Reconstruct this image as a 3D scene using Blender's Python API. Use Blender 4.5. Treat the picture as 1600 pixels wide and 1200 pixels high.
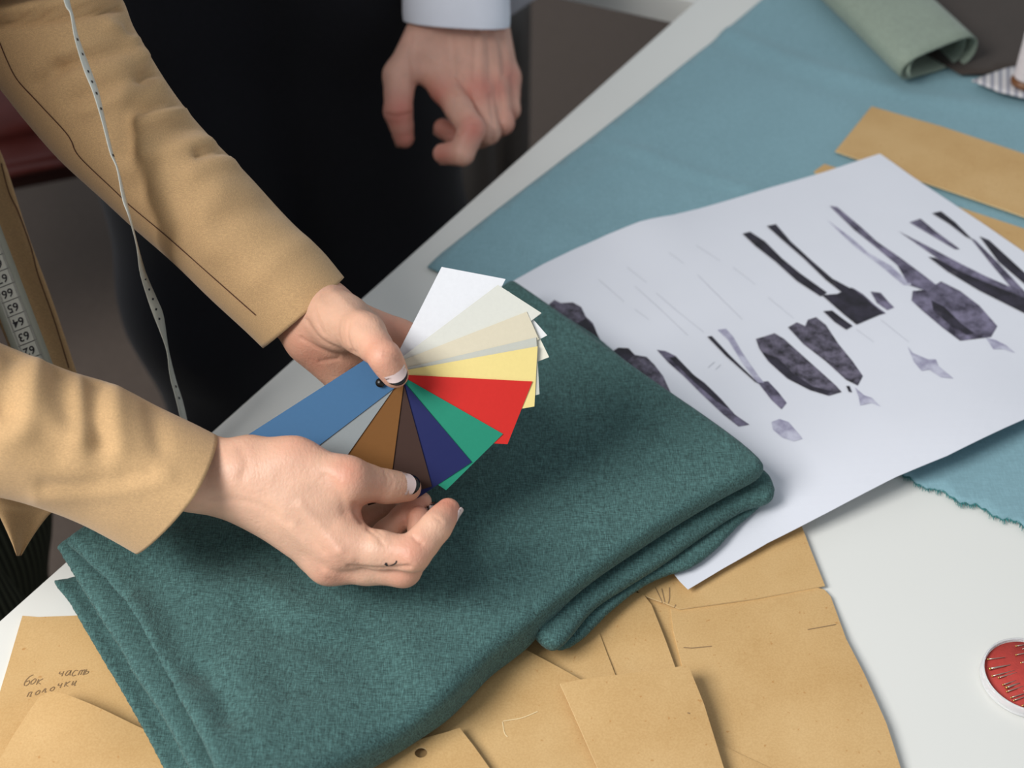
import bpy, bmesh, math, random
import numpy as np
from mathutils import Vector, Matrix
from mathutils.bvhtree import BVHTree
from mathutils.geometry import delaunay_2d_cdt

for o in list(bpy.data.objects):
    bpy.data.objects.remove(o)
SC = bpy.context.scene
COL = SC.collection
rng = np.random.default_rng(7)
random.seed(7)

# ------------------------------------------------------------------ camera
TZ = .75                       # table top height
F = 1600 * 50 / 36             # focal length in pixels of the 1600 wide frame
TH = math.radians(42.5)
DIST = 1.0
CT, ST = math.cos(TH), math.sin(TH)
CAM = np.array([0, -DIST * CT, TZ + DIST * ST])
FW = np.array([0, CT, -ST]); UP = np.array([0, ST, CT]); RT = np.array([1., 0, 0])
cd = bpy.data.cameras.new('camera'); cam = bpy.data.objects.new('camera', cd); COL.objects.link(cam)
cam.location = CAM; cam.rotation_euler = (math.pi / 2 - TH, 0, 0)
cd.lens = 50; cd.sensor_width = 36; cd.clip_start = .02
cd.dof.use_dof = True; cd.dof.focus_distance = .82; cd.dof.aperture_fstop = 7.0
SC.camera = cam

# ------------------------------------------------------------------ light
W = bpy.data.worlds.new('world'); SC.world = W; W.use_nodes = True
bg = W.node_tree.nodes['Background']; bg.inputs[0].default_value = (.86, .93, 1, 1); bg.inputs[1].default_value = .43
def area(name, loc, aim, sx, sy, power, col):
    l = bpy.data.lights.new(name, 'AREA'); l.shape = 'RECTANGLE'; l.size = sx; l.size_y = sy; l.energy = power; l.color = col
    o = bpy.data.objects.new(name, l); COL.objects.link(o); o.location = loc
    o.rotation_euler = (Vector(aim) - Vector(loc)).to_track_quat('-Z', 'Y').to_euler()
area('window_daylight', (-1.35, -.85, 2.30), (0, -.05, .8), 1.0, 1.0, 53, (1, .985, .96))
SC.view_settings.view_transform = 'Standard'
SC.view_settings.look = 'None'
SC.view_settings.exposure = 0
SC.view_settings.gamma = 1
SC.view_settings.use_curve_mapping = False

# ------------------------------------------------------------------ pixel helpers (a pixel gives a direction only)
def ray(px, py): return FW + RT * (px - 800) / F - UP * (py - 600) / F
def D(px, py, d): return CAM + d * ray(px, py)
def P(px, py, h):
    r = ray(px, py); return CAM + r * ((TZ + h - CAM[2]) / r[2])
def proj(v):
    v = np.asarray(v) - CAM; d = v @ FW
    return np.stack([800 + F * (v @ RT) / d, 600 - F * (v @ UP) / d], -1)
def nrm(v): v = np.asarray(v, float); return v / np.linalg.norm(v)

# ------------------------------------------------------------------ materials
def lin(c):
    c = np.array(c, float) / 255
    return tuple(np.where(c <= .04045, c / 12.92, ((c + .055) / 1.055) ** 2.4)) + (1.,)
class NT:
    def __init__(s, name):
        s.m = bpy.data.materials.new(name); s.m.use_nodes = True
        s.t = s.m.node_tree; s.b = s.t.nodes['Principled BSDF']
    def n(s, k, **kw):
        x = s.t.nodes.new(k)
        for a, v in kw.items():
            if hasattr(x, a): setattr(x, a, v)
            else: x.inputs[a].default_value = v
        return x
    def l(s, a, b): s.t.links.new(a, b)
    def coord(s, scale=(1, 1, 1), rot=0):
        c = s.n('ShaderNodeTexCoord'); m = s.n('ShaderNodeMapping'); m.inputs['Scale'].default_value = scale
        m.inputs['Rotation'].default_value = (0, 0, rot)
        s.l(c.outputs['Object'], m.inputs['Vector']); return m.outputs[0]
    def noise(s, vec, scale, detail=3, rough=.5):
        x = s.n('ShaderNodeTexNoise'); x.inputs['Scale'].default_value = scale; x.inputs['Detail'].default_value = detail
        x.inputs['Roughness'].default_value = rough
        if vec is not None: s.l(vec, x.inputs['Vector'])
        return x.outputs['Fac']
    def ramp(s, fac, stops):
        r = s.n('ShaderNodeValToRGB'); e = r.color_ramp.elements
        while len(e) < len(stops): e.new(.5)
        for i, (p, c) in enumerate(stops): e[i].position = p; e[i].color = c
        s.l(fac, r.inputs[0]); return r.outputs[0]
    def mix(s, fac, a, b, mode='MIX'):
        x = s.n('ShaderNodeMix', data_type='RGBA', blend_type=mode)
        if isinstance(fac, (int, float)): x.inputs[0].default_value = fac
        else: s.l(fac, x.inputs[0])
        for i, v in ((6, a), (7, b)):
            if isinstance(v, tuple): x.inputs[i].default_value = v
            else: s.l(v, x.inputs[i])
        return x.outputs[2]
    def math(s, op, a, b=0.):
        x = s.n('ShaderNodeMath', operation=op)
        for i, v in ((0, a), (1, b)):
            if isinstance(v, (int, float)): x.inputs[i].default_value = v
            else: s.l(v, x.inputs[i])
        return x.outputs[0]
    def bump(s, h, strength, dist):
        x = s.n('ShaderNodeBump'); x.inputs['Strength'].default_value = strength; x.inputs['Distance'].default_value = dist
        s.l(h, x.inputs['Height']); s.l(x.outputs[0], s.b.inputs['Normal'])
    def color(s, c):
        if isinstance(c, tuple): s.b.inputs['Base Color'].default_value = c
        else: s.l(c, s.b.inputs['Base Color'])
    def set(s, **kw):
        for k, v in kw.items(): s.b.inputs[k.replace('_', ' ')].default_value = v
        return s

def m_plain(name, c, rough=.5, var=.06, vscale=40, bump=0, bscale=400, **kw):
    t = NT(name); v = t.coord(); c = lin(c)
    f = t.noise(v, vscale, 3)
    d = tuple(x * (1 - var) for x in c[:3]) + (1.,); u = tuple(min(1, x * (1 + var)) for x in c[:3]) + (1.,)
    t.color(t.ramp(f, [(.3, d), (.7, u)])); t.set(Roughness=rough, **kw)
    if bump: t.bump(t.noise(v, bscale, 2), bump, .001)
    return t.m
def m_weave(name, c, rot=0, scale=1300, contrast=.3, rough=.85, bump=.35, sheen=.2, slub=.5, big=.08):
    """woven cloth: two crossed families of threads, each with its own slubs"""
    t = NT(name); c = lin(c)
    va = t.coord((1, .15, .5), rot); vb = t.coord((.15, 1, .5), rot)
    a = t.noise(va, scale, 2, .6); b = t.noise(vb, scale, 2, .6)
    s1 = t.noise(t.coord((1, .06, .3), rot), scale * .35, 2, .6); s2 = t.noise(t.coord((.06, 1, .3), rot), scale * .35, 2, .6)
    h = t.math('ADD', a, b); sl = t.math('ADD', s1, s2)
    tot = t.math('ADD', t.math('MULTIPLY', h, 1 - slub * .5), t.math('MULTIPLY', sl, slub * .5))
    lo = tuple(x * (1 - contrast) for x in c[:3]) + (1.,); hi = tuple(min(1, x * (1 + contrast * 1.3)) for x in c[:3]) + (1.,)
    r = t.ramp(t.math('MULTIPLY', tot, .5), [(.36, lo), (.5, c), (.64, hi)])
    g = t.noise(t.coord(), 9, 3)
    r = t.mix(big, r, t.ramp(g, [(.3, (0, 0, 0, 1)), (.7, (1, 1, 1, 1))]), 'OVERLAY')
    t.color(r); t.set(Roughness=rough, Sheen_Weight=sheen, Sheen_Roughness=.5, Specular_IOR_Level=.25)
    t.bump(h, bump, .0006)
    return t.m
def m_kraft():
    t = NT('kraft_card'); v = t.coord(); c = lin((203, 166, 113))
    f = t.noise(v, 14, 4, .6); g = t.noise(v, 900, 2); sp = t.noise(v, 260, 2)
    a = t.ramp(f, [(.3, lin((193, 154, 100))), (.55, c), (.75, lin((210, 175, 123)))])
    b = t.mix(.10, a, t.ramp(g, [(.35, lin((150, 110, 66))), (.65, lin((232, 202, 152)))]))
    d = t.mix(t.ramp(sp, [(.70, (0, 0, 0, 1)), (.76, (.6, .6, .6, 1))]), b, lin((176, 124, 66)))
    t.color(d); t.set(Roughness=.62, Specular_IOR_Level=.3); t.bump(g, .08, .0004); return t.m
def m_skin(name, base, red, rough=.48):
    t = NT(name); v = t.coord()
    at = t.n('ShaderNodeAttribute', attribute_name='flush')
    f = t.noise(v, 55, 4, .6)
    c = t.ramp(f, [(.3, lin(tuple(x * .95 for x in base))), (.7, lin(tuple(min(255, x * 1.03) for x in base)))])
    m = t.math('MULTIPLY', at.outputs['Fac'], t.math('ADD', f, .45))
    c = t.mix(m, c, lin(red))
    t.color(c); t.set(Roughness=rough, Subsurface_Weight=.18, Subsurface_Radius=(1, .35, .2), Subsurface_Scale=.004, Specular_IOR_Level=.4)
    g = t.noise(v, 420, 3, .6); g2 = t.noise(t.coord((1, .35, 1), .5), 700, 2)
    t.bump(t.math('ADD', g, g2), .3, .0008); return t.m
def m_clear(name, c=(255, 255, 255), rough=.05):
    t = NT(name); t.color(lin(c)); t.set(Roughness=.3, Transmission_Weight=.55, IOR=1.2, Specular_IOR_Level=.3); return t.m
def m_ink(name, lo, hi, scale=60):
    t = NT(name); v = t.coord(); f = t.noise(v, scale, 4, .65)
    t.color(t.ramp(f, [(.36, lin(lo)), (.64, lin(hi))])); t.set(Roughness=.7); return t.m
def m_corduroy(name, c):
    t = NT(name); w = t.n('ShaderNodeTexWave', wave_type='BANDS', bands_direction='DIAGONAL'); w.inputs['Scale'].default_value = 60
    w.inputs['Distortion'].default_value = .4
    t.l(t.coord((1, 1, 0)), w.inputs['Vector'])
    t.color(t.ramp(w.outputs['Fac'], [(.2, lin(tuple(x * .7 for x in c))), (.8, lin(tuple(x * 1.25 for x in c)))]))
    t.set(Roughness=.9, Specular_IOR_Level=.15); t.bump(w.outputs['Fac'], .5, .002); return t.m

M = dict(
    white_top=m_plain('white_laminate', (226, 226, 221), .35, .015, 6),
    metal=m_plain('grey_metal', (150, 150, 150), .35, .03, 30, Metallic=.8),
    carpet=m_plain('brown_carpet', (92, 80, 72), .95, .16, 260, .6, 700),
    kraft=m_kraft(),
    cut_edge=m_plain('kraft_cut_edge', (226, 200, 152), .7),
    paper=m_plain('drawing_paper', (222, 224, 232), .6, .01, 20, .05, 900),
    teal=m_weave('teal_fabric', (126, 162, 172), .66, 1300, .10, .85, .2, .15, .3, .05),
    linen=m_weave('green_linen', (66, 97, 95), .55, 1600, .55, .9, .6, .08, .22, .05),
    sage=m_weave('sage_fabric', (138, 150, 136), .3, 900, .12, .85, .2, .15, .3),
    brown_cloth=m_weave('dark_brown_fabric', (66, 58, 53), .3, 900, .12, .9, .2, .1, .3),
    tan=m_weave('camel_wool', (194, 158, 114), .8, 3200, .16, .85, .15, .2, .05, .03),
    navy=m_weave('navy_wool', (24, 25, 32), .2, 1500, .25, .8, .2, .15, .2),
    olive=m_corduroy('olive_corduroy', (58, 60, 48)),
    shirt=m_plain('white_cotton', (226, 228, 238), .8, .02, 60, .1, 1500),
    skin_w=m_skin('skin_fair', (218, 174, 148), (200, 120, 98)),
    skin_m=m_skin('skin_ruddy', (224, 174, 154), (206, 104, 92)),
    nail_bare=m_plain('bare_nail', (200, 150, 132), .3, .02),
    nail=m_plain('nude_polish', (226, 204, 200), .15, .02),
    black_polish=m_plain('black_polish', (14, 15, 17), .12, .02),
    black=m_plain('black_rivet', (14, 14, 15), .35),
    tape=m_plain('tape_white', (220, 220, 208), .5, .03),
    tape_back=m_plain('tape_yellow', (172, 160, 104), .5, .06, 300),
    tape_edge=m_plain('tape_edge_band', (168, 170, 156), .5, .03),
    print=m_plain('black_print', (34, 30, 36), .6),
    graphite=m_plain('graphite', (146, 118, 84), .6),
    pencil=m_plain('pale_pencil', (196, 198, 206), .6),
    seam=m_plain('dark_seam', (92, 56, 40), .8),
    leather=m_plain('oxblood_leather', (66, 26, 22), .32, .12, 30, .15, 300),
    plastic=m_plain('white_plastic', (214, 214, 214), .4),
    clear=m_clear('clear_plastic'),
    red_foam=m_plain('red_foam', (176, 58, 50), .75, .08, 300, .2, 900),
    steel=m_plain('needle_steel', (190, 180, 165), .25, .05, 50, Metallic=.9),
    wood=m_plain('brown_wood', (120, 76, 44), .5, .2, 60),
    thread=m_plain('pale_thread', (214, 204, 204), .8, .05, 300),
    gold=m_plain('gold_eye', (205, 165, 95), .3, .05, 50, Metallic=.8),
    fray=m_plain('teal_fray', (58, 128, 128), .9, .1, 200),
    ink_dark=m_ink('ink_black', (24, 22, 28), (52, 48, 62)),
    ink_mid=m_ink('ink_wash', (44, 40, 54), (128, 122, 146)),
    ink_light=m_ink('ink_pale_wash', (140, 136, 162), (196, 196, 212)),
    ink_blot=m_ink('ink_mottled', (26, 24, 30), (112, 106, 124), 110),
)
def m_stripes():
    t = NT('striped_cotton'); w = t.n('ShaderNodeTexWave', wave_type='BANDS', bands_direction='X'); w.inputs['Scale'].default_value = 45
    t.l(t.coord((1, 1, 1), .25), w.inputs['Vector'])
    t.color(t.ramp(w.outputs['Fac'], [(.35, lin((150, 150, 160))), (.6, lin((206, 202, 202)))])); t.set(Roughness=.85); return t.m
M['stripes'] = m_stripes()
def m_card(name, c): return m_plain('card_' + name, c, .7, .015, 500, .04, 900, Specular_IOR_Level=.25)

# ------------------------------------------------------------------ mesh helpers
def empty(name, loc):
    e = bpy.data.objects.new(name, None); COL.objects.link(e); e.location = loc; e.empty_display_size = .05; return e
def tag(o, label=None, cat=None, group=None, kind=None):
    for k, v in (('label', label), ('category', cat), ('group', group), ('kind', kind)):
        if v: o[k] = v
    return o
def obj(name, v, f, mat, parent=None, smooth=True, loc=None):
    v = np.asarray(v, float)
    if loc is None: loc = np.array([*(v.min(0) + v.max(0))[:2] / 2, v[:, 2].min()])
    me = bpy.data.meshes.new(name); me.from_pydata((v - loc).tolist(), [], [list(map(int, q)) for q in f])
    mats = mat if isinstance(mat, (list, tuple)) else [mat]
    for m in mats: me.materials.append(m)
    if smooth: me.shade_smooth()
    o = bpy.data.objects.new(name, me); COL.objects.link(o)
    off = np.zeros(3)
    if parent:
        o.parent = parent; p = parent
        while p: off = off + np.array(p.location); p = p.parent
    o.location = np.asarray(loc) - off
    return o
def join(parts):
    V, Fc, n = [], [], 0
    for v, f in parts:
        V.append(np.asarray(v, float)); Fc += [[i + n for i in q] for q in f]; n += len(v)
    return np.concatenate(V), Fc
def bm_out(bm):
    bm.verts.index_update(); v = np.array([x.co[:] for x in bm.verts]); f = [[q.index for q in p.verts] for p in bm.faces]; bm.free(); return v, f
def box(c, s, bev=.002, rz=0, seg=2):
    bm = bmesh.new(); bmesh.ops.create_cube(bm, size=1)
    for v in bm.verts: v.co = Vector((v.co.x * s[0], v.co.y * s[1], v.co.z * s[2]))
    if bev: bmesh.ops.bevel(bm, geom=bm.edges[:], offset=bev, segments=seg, affect='EDGES')
    bm.transform(Matrix.Translation(c) @ Matrix.Rotation(rz, 4, 'Z')); return bm_out(bm)
def lathe(c, prof, n=48):
    V, Fc = [], []
    for r, z in prof:
        for k in range(n):
            a = 2 * math.pi * k / n; V.append((c[0] + r * math.cos(a), c[1] + r * math.sin(a), c[2] + z))
    for i in range(len(prof) - 1):
        for k in range(n): Fc.append((i * n + k, i * n + (k + 1) % n, (i + 1) * n + (k + 1) % n, (i + 1) * n + k))
    return np.array(V), Fc
def rod(a, b, r0, r1=None, n=10):
    a, b = np.asarray(a, float), np.asarray(b, float); r1 = r0 if r1 is None else r1
    t = nrm(b - a); u = nrm(np.cross(t, (0, 0, 1) if abs(t[2]) < .9 else (1, 0, 0))); w = np.cross(t, u)
    V = [p + r * (math.cos(2 * math.pi * k / n) * u + math.sin(2 * math.pi * k / n) * w) for p, r in ((a, r0), (b, r1)) for k in range(n)]
    Fc = [(k, (k + 1) % n, n + (k + 1) % n, n + k) for k in range(n)] + [tuple(range(n))[::-1], tuple(range(n, 2 * n))]
    return np.array(V), Fc
def catmull(pts, n):
    pts = np.asarray(pts, float); k = len(pts); t = np.linspace(0, k - 1, n); out = []
    for x in t:
        i = min(int(x), k - 2); u = x - i
        p0 = pts[i - 1] if i > 0 else 2 * pts[0] - pts[1]
        p1, p2 = pts[i], pts[i + 1]; p3 = pts[i + 2] if i + 2 < k else 2 * pts[-1] - pts[-2]
        out.append(.5 * (2 * p1 + (p2 - p0) * u + (2 * p0 - 5 * p1 + 4 * p2 - p3) * u * u + (3 * p1 - p0 - 3 * p2 + p3) * u ** 3))
    return np.array(out)
def ss(x, a, b):
    t = np.clip((np.asarray(x, float) - a) / (b - a), 0, 1); return t * t * (3 - 2 * t)
def pline_dist(p, poly):
    """distance of 2D points to an open polyline"""
    p = np.asarray(p, float); poly = np.asarray(poly, float); best = np.full(p.shape[:-1], 1e9)
    for a, b in zip(poly[:-1], poly[1:]):
        ab = b - a; t = np.clip(((p - a) @ ab) / max(ab @ ab, 1e-12), 0, 1)
        best = np.minimum(best, np.linalg.norm(p - a - t[..., None] * ab, axis=-1))
    return best
def poly_sd(p, poly):
    p = np.asarray(p, float); poly = np.asarray(poly, float)
    d = pline_dist(p, np.vstack([poly, poly[:1]])); ins = np.zeros(p.shape[:-1], bool)
    j = len(poly) - 1
    for i in range(len(poly)):
        a, b = poly[i], poly[j]
        if a[1] != b[1]:
            c = ((a[1] > p[..., 1]) != (b[1] > p[..., 1])) & (p[..., 0] < (b[0] - a[0]) * (p[..., 1] - a[1]) / (b[1] - a[1]) + a[0])
            ins ^= c
        j = i
    return np.where(ins, -d, d)
def vnoise(p, scale, seed=0):
    """cheap smooth noise: a sum of rotated sines"""
    r = np.random.default_rng(seed); p = np.asarray(p, float)[..., :2] * scale; s = 0
    for k in range(6):
        a = r.uniform(0, 6.28); w = r.uniform(.6, 1.7); s = s + np.sin((p[..., 0] * math.cos(a) + p[..., 1] * math.sin(a)) * w + r.uniform(0, 6.28))
    return s / 6
def tri2d(poly, step, holes=()):
    """triangulate a polygon with inner grid points"""
    poly = np.asarray(poly, float); out = []
    for a, b in zip(poly, np.roll(poly, -1, 0)):
        n = max(1, int(np.linalg.norm(b - a) / step)); out += [a + (b - a) * k / n for k in range(n)]
    bnd = [out]
    for h in holes: bnd.append([np.asarray(q, float) for q in h])
    pts, edges = [], []
    for ring in bnd:
        s = len(pts); pts += list(ring); edges += [(s + i, s + (i + 1) % len(ring)) for i in range(len(ring))]
    lo, hi = poly.min(0), poly.max(0)
    gx, gy = np.meshgrid(np.arange(lo[0], hi[0], step), np.arange(lo[1], hi[1], step)); g = np.stack([gx.ravel(), gy.ravel()], -1)
    if len(g):
        g[:, 0] += (np.round((g[:, 1] - lo[1]) / step) % 2) * step * .5
        k = poly_sd(g, poly) < -step * .45
        for h in holes: k &= poly_sd(g, np.array(h)) > step * .45
        pts += list(g[k])
    r = delaunay_2d_cdt([Vector((float(q[0]), float(q[1]))) for q in pts], edges, [], 0, 1e-9)
    v = np.array([x[:] for x in r[0]]); f = [q for q in r[2]]
    c = np.array([v[list(q)].mean(0) for q in f]); ok = poly_sd(c, poly) < 0
    for h in holes: ok &= poly_sd(c, np.array(h)) > 0
    return v, [q for q, k in zip(f, ok) if k]
def sheet_mesh(poly, step, top, thick, holes=()):
    """thin closed sheet: top height function over the xy polygon, real thickness"""
    v, f = tri2d(poly, step, holes); n = len(v); z = top(v)
    A = np.column_stack([v, z]); B = np.column_stack([v, z - thick])
    cnt = {}
    for q in f:
        for a, b in zip(q, q[1:] + q[:1]):
            if (b, a) in cnt: del cnt[(b, a)]
            else: cnt[(a, b)] = 1
    up = np.cross(A[f[0][1]] - A[f[0][0]], A[f[0][2]] - A[f[0][0]])[2] > 0
    T = [tuple(q) if up else tuple(q[::-1]) for q in f]
    return np.concatenate([A, B]), T + [tuple(i + n for i in q[::-1]) for q in T] + [((b, a, a + n, b + n) if up else (a, b, b + n, a + n)) for a, b in cnt]
def bvh_of(v, f): return BVHTree.FromPolygons([tuple(x) for x in v], [tuple(map(int, q)) for q in f])
def cast(bvh, px, py):
    r = ray(px, py); r = r / np.linalg.norm(r); h = bvh.ray_cast(Vector(CAM), Vector(r))
    return (np.array(h[0]), np.array(h[1])) if h[0] else (None, None)
def decal_poly(bvh, poly, step=9, lift=.0003):
    """a flat mark laid on a surface"""
    v, f = tri2d(poly, step); out = []; last = None
    for q in v:
        h, n = cast(bvh, *q)
        if h is None: h = last if last is not None else P(q[0], q[1], .003)
        else:
            if n @ ray(*q) > 0: n = -n
            h = h + n * lift
        last = h; out.append(h)
    out = np.array(out); g = []
    for q in f:
        nn = np.cross(out[q[1]] - out[q[0]], out[q[2]] - out[q[0]])
        g.append(tuple(q) if nn @ (out[q[0]] - CAM) < 0 else tuple(q[::-1]))
    return out, g
def decal_line(bvh, pts, w, n=40, lift=.0003, taper=False):
    """narrow line laid on a surface, w in metres"""
    c = catmull(pts, n); V, Fc = [], []; hs = []
    for q in c:
        h, nn = cast(bvh, *q)
        if h is not None:
            if nn @ ray(*q) > 0: nn = -nn
            hs.append((h + nn * lift, nn))
    for i, (h, nn) in enumerate(hs):
        t = hs[min(i + 1, len(hs) - 1)][0] - hs[max(i - 1, 0)][0]
        if np.linalg.norm(t) < 1e-9: t = RT
        s = nrm(np.cross(nn, t)); k = i / max(1, len(hs) - 1); ww = w * (math.sin(math.pi * min(.95, max(.05, k))) if taper else 1)
        V += [h + s * ww / 2, h - s * ww / 2]
    for i in range(len(hs) - 1): Fc.append((2 * i, 2 * i + 1, 2 * i + 3, 2 * i + 2))
    return np.array(V) if V else np.zeros((0, 3)), Fc

# --- implicit surfaces -> one continuous quad mesh (surface nets)
def smin(a, b, k):
    h = np.maximum(k - np.abs(a - b), 0) / k; return np.minimum(a, b) - h * h * k * .25
def sd_cone(p, a, b, ra, rb):
    a = np.asarray(a, np.float32); b = np.asarray(b, np.float32); ab = b - a
    pa = p - a; t = np.clip((pa @ ab) / max(float(ab @ ab), 1e-12), 0, 1)
    q = pa - t[..., None] * ab
    return np.sqrt((q * q).sum(-1)) - (ra + (rb - ra) * t)
def grid(lo, hi, vs):
    ax = [np.arange(l, h + vs, vs, dtype=np.float32) for l, h in zip(lo, hi)]
    return np.stack(np.meshgrid(*ax, indexing='ij'), -1)
def surface_nets(f, lo, vs):
    n = np.array(f.shape); ins = f < 0
    c = np.zeros(n - 1, np.int8)
    corners = [(i, j, k) for i in (0, 1) for j in (0, 1) for k in (0, 1)]
    sl = lambda o: tuple(slice(o[a], n[a] - 1 + o[a]) for a in range(3))
    for o in corners: c += ins[sl(o)]
    act = (c > 0) & (c < 8); idx = np.full(n - 1, -1, np.int64); cells = np.argwhere(act); idx[act] = np.arange(len(cells))
    acc = np.zeros((len(cells), 3)); num = np.zeros(len(cells))
    for a in range(3):
        for o in corners:
            if o[a]: continue
            o2 = list(o); o2[a] = 1
            i0 = cells + np.array(o); i1 = cells + np.array(o2)
            f0 = f[tuple(i0.T)]; f1 = f[tuple(i1.T)]; m = (f0 < 0) != (f1 < 0)
            t = np.where(m, f0 / np.where(m, f0 - f1, 1), 0); pt = np.array(o, float)[None].repeat(len(cells), 0); pt[:, a] += t
            acc[m] += pt[m]; num[m] += 1
    v = (cells + acc / num[:, None]) * vs + np.asarray(lo)
    faces = []
    for a in range(3):
        b, d = (a + 1) % 3, (a + 2) % 3
        s0 = [slice(1, n[k] - 1) for k in range(3)]; s0[a] = slice(0, n[a] - 1); s1 = list(s0); s1[a] = slice(1, n[a])
        m = ins[tuple(s0)] != ins[tuple(s1)]; e = np.argwhere(m); off = np.array([1, 1, 1]); off[a] = 0; e = e + off
        sign = ins[tuple(e.T)]
        q = []
        for db, dd in ((-1, -1), (0, -1), (0, 0), (-1, 0)):
            g = e.copy(); g[:, b] += db; g[:, d] += dd; q.append(idx[tuple(g.T)])
        q = np.stack(q, -1); q[~sign] = q[~sign][:, ::-1]; faces.append(q)
    return v, np.concatenate(faces)
def vnormals(v, f):
    f = np.asarray(f); n = np.zeros_like(v); fn = np.cross(v[f[:, 2]] - v[f[:, 0]], v[f[:, 3]] - v[f[:, 1]])
    for k in range(4): np.add.at(n, f[:, k], fn)
    return n / np.maximum(np.linalg.norm(n, axis=1, keepdims=True), 1e-12)
def relax(v, f, it=2, lam=.5):
    f = np.asarray(f); e = np.concatenate([f[:, [k, (k + 1) % 4]] for k in range(4)]); e = np.concatenate([e, e[:, ::-1]])
    for _ in range(it):
        s = np.zeros_like(v); c = np.zeros(len(v)); np.add.at(s, e[:, 0], v[e[:, 1]]); np.add.at(c, e[:, 0], 1)
        v = v + lam * (s / c[:, None] - v)
    return v
def emboss(v, n, strokes):
    """press folds (amp<0) or raise ridges (amp>0) along lines seen on the side facing the viewer"""
    uv = proj(v); face = ss(-(n * ((v - CAM) / np.linalg.norm(v - CAM, axis=1, keepdims=True))).sum(1), .0, .35)
    d = np.zeros(len(v))
    for pts, w, amp in strokes:
        pl = catmull(pts, max(2, len(pts) * 4)); lo, hi = pl.min(0) - 3 * w, pl.max(0) + 3 * w
        k = ((uv > lo) & (uv < hi)).all(1)
        if k.any(): d[k] += amp * np.exp(-(pline_dist(uv[k], pl) / w) ** 2)
    return v + n * (d * face)[:, None]
def loft(rings, closed_end=False):
    R = len(rings); n = len(rings[0]); V = np.concatenate(rings)
    Fc = [(i * n + k, i * n + (k + 1) % n, (i + 1) * n + (k + 1) % n, (i + 1) * n + k) for i in range(R - 1) for k in range(n)]
    return V, Fc
def tube_px(st, nu, nphi=72, power=2.0, strokes=(), noise=0., seed=1, pend=None):
    """tube lofted through stations (ax,ay,bx,by,depth,half_thickness,shift_x,shift_y): a and b are its two outlines"""
    S = catmull(st, nu); rings = []
    for ii, (ax, ay, bx, by, d, th, sx, sy) in enumerate(S):
        pw_ = power if pend is None else power + (pend - power) * float(ss(ii / nu, .45, 1))
        a, b = D(ax, ay, d), D(bx, by, d); c = (a + b) / 2; u = (a - b) / 2; r = nrm(ray((ax + bx) / 2, (ay + by) / 2))
        w = -r * th + (D((ax + bx) / 2 + sx, (ay + by) / 2 + sy, d) - c)
        w2 = r * th + (D((ax + bx) / 2 - sx, (ay + by) / 2 - sy, d) - c)
        ring = []
        for k in range(nphi):
            t = 2 * math.pi * k / nphi; cc, s = math.cos(t), math.sin(t)
            cc = math.copysign(abs(cc) ** (2 / pw_), cc); s = math.copysign(abs(s) ** (2 / pw_), s)
            ring.append(c + u * cc + (w * s if s > 0 else w2 * -s))
        rings.append(np.array(ring))
    v, f = loft(rings); n = vnormals(v, f)
    cen = np.repeat(np.array([r.mean(0) for r in rings]), nphi, 0)
    if ((v - cen) * n).sum() < 0: f = [q[::-1] for q in f]; n = -n
    if noise: v = v + n * (noise * vnoise(proj(v), .03, seed))[:, None]
    if strokes: v = emboss(v, n, strokes)
    return v, f

# ================================================================== SETTING
fl = box((-.2, .6, -.02), (7, 7, .04), 0); floor = obj('floor', *fl, M['carpet'], smooth=False); tag(floor, 'dark grey-brown carpet floor below the tables', kind='structure')

# table edge frame: E along the visible edge, N towards the table's inside
e0 = P(0, 970, 0)[:2]; e1 = P(1048, 37, 0)[:2]; EV = nrm(e1 - e0); NV = np.array([EV[1], -EV[0]])
def T2(s, t): return e0 + EV * s + NV * t
def slab_poly(poly, z0, z1):
    n = len(poly); v = [(*p, z1) for p in poly] + [(*p, z0) for p in poly]
    return np.array(v), [tuple(range(n)), tuple(range(2 * n - 1, n - 1, -1))] + [((i + 1) % n, i, n + i, n + (i + 1) % n) for i in range(n)]
def ccw(p):
    p = np.asarray(p); x, y = p[:, 0], p[:, 1]
    return p if (x * np.roll(y, -1) - y * np.roll(x, -1)).sum() > 0 else p[::-1]
LE = np.linalg.norm(e1 - e0)
def table(name, poly, legs, label):
    c = np.mean(poly, 0); t = empty(name, (c[0], c[1], 0))
    v, f = slab_poly(ccw(poly), TZ - .028, TZ); o = obj('tabletop', v, f, M['white_top'], t, smooth=False)
    b = o.modifiers.new('b', 'BEVEL'); b.width = .0004; b.segments = 1
    for p in legs: obj('leg', *box((p[0], p[1], (TZ - .028) / 2), (.05, .05, TZ - .028), .003, math.atan2(EV[1], EV[0])), M['metal'], t)
    tag(t, label, 'table'); return t
table('work_table', [T2(-.45, 0), T2(-.45, .95), T2(LE + .75, .95), T2(LE + .75, 0)],
      [T2(-.38, .08), T2(-.38, .87), T2(LE + .68, .08), T2(LE + .68, .87)], 'long white work table carrying the green cloth, sketch and kraft patterns')
c1 = P(1050, 36, -.028)[:2]; c2 = P(885, 0, -.028)[:2]; dv = nrm(c2 - c1)
c1 = c1 - dv * (((c1 - e0) @ NV + .0003) / (dv @ NV))
pp = [c1, c1 + dv * .55, c1 + dv * .55 + EV * .55, c1 + EV * .55]
table('side_table', pp, [pp[1] - dv * .05 + EV * .40, pp[2] - dv * .05 - EV * .05, pp[3] + dv * .1 - EV * .05], 'white side table meeting the far end of the work table edge')

# ================================================================== FLAT THINGS ON THE TABLE
def wpoly(px, h): return np.array([P(x, y, h)[:2] for x, y in px])
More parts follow.
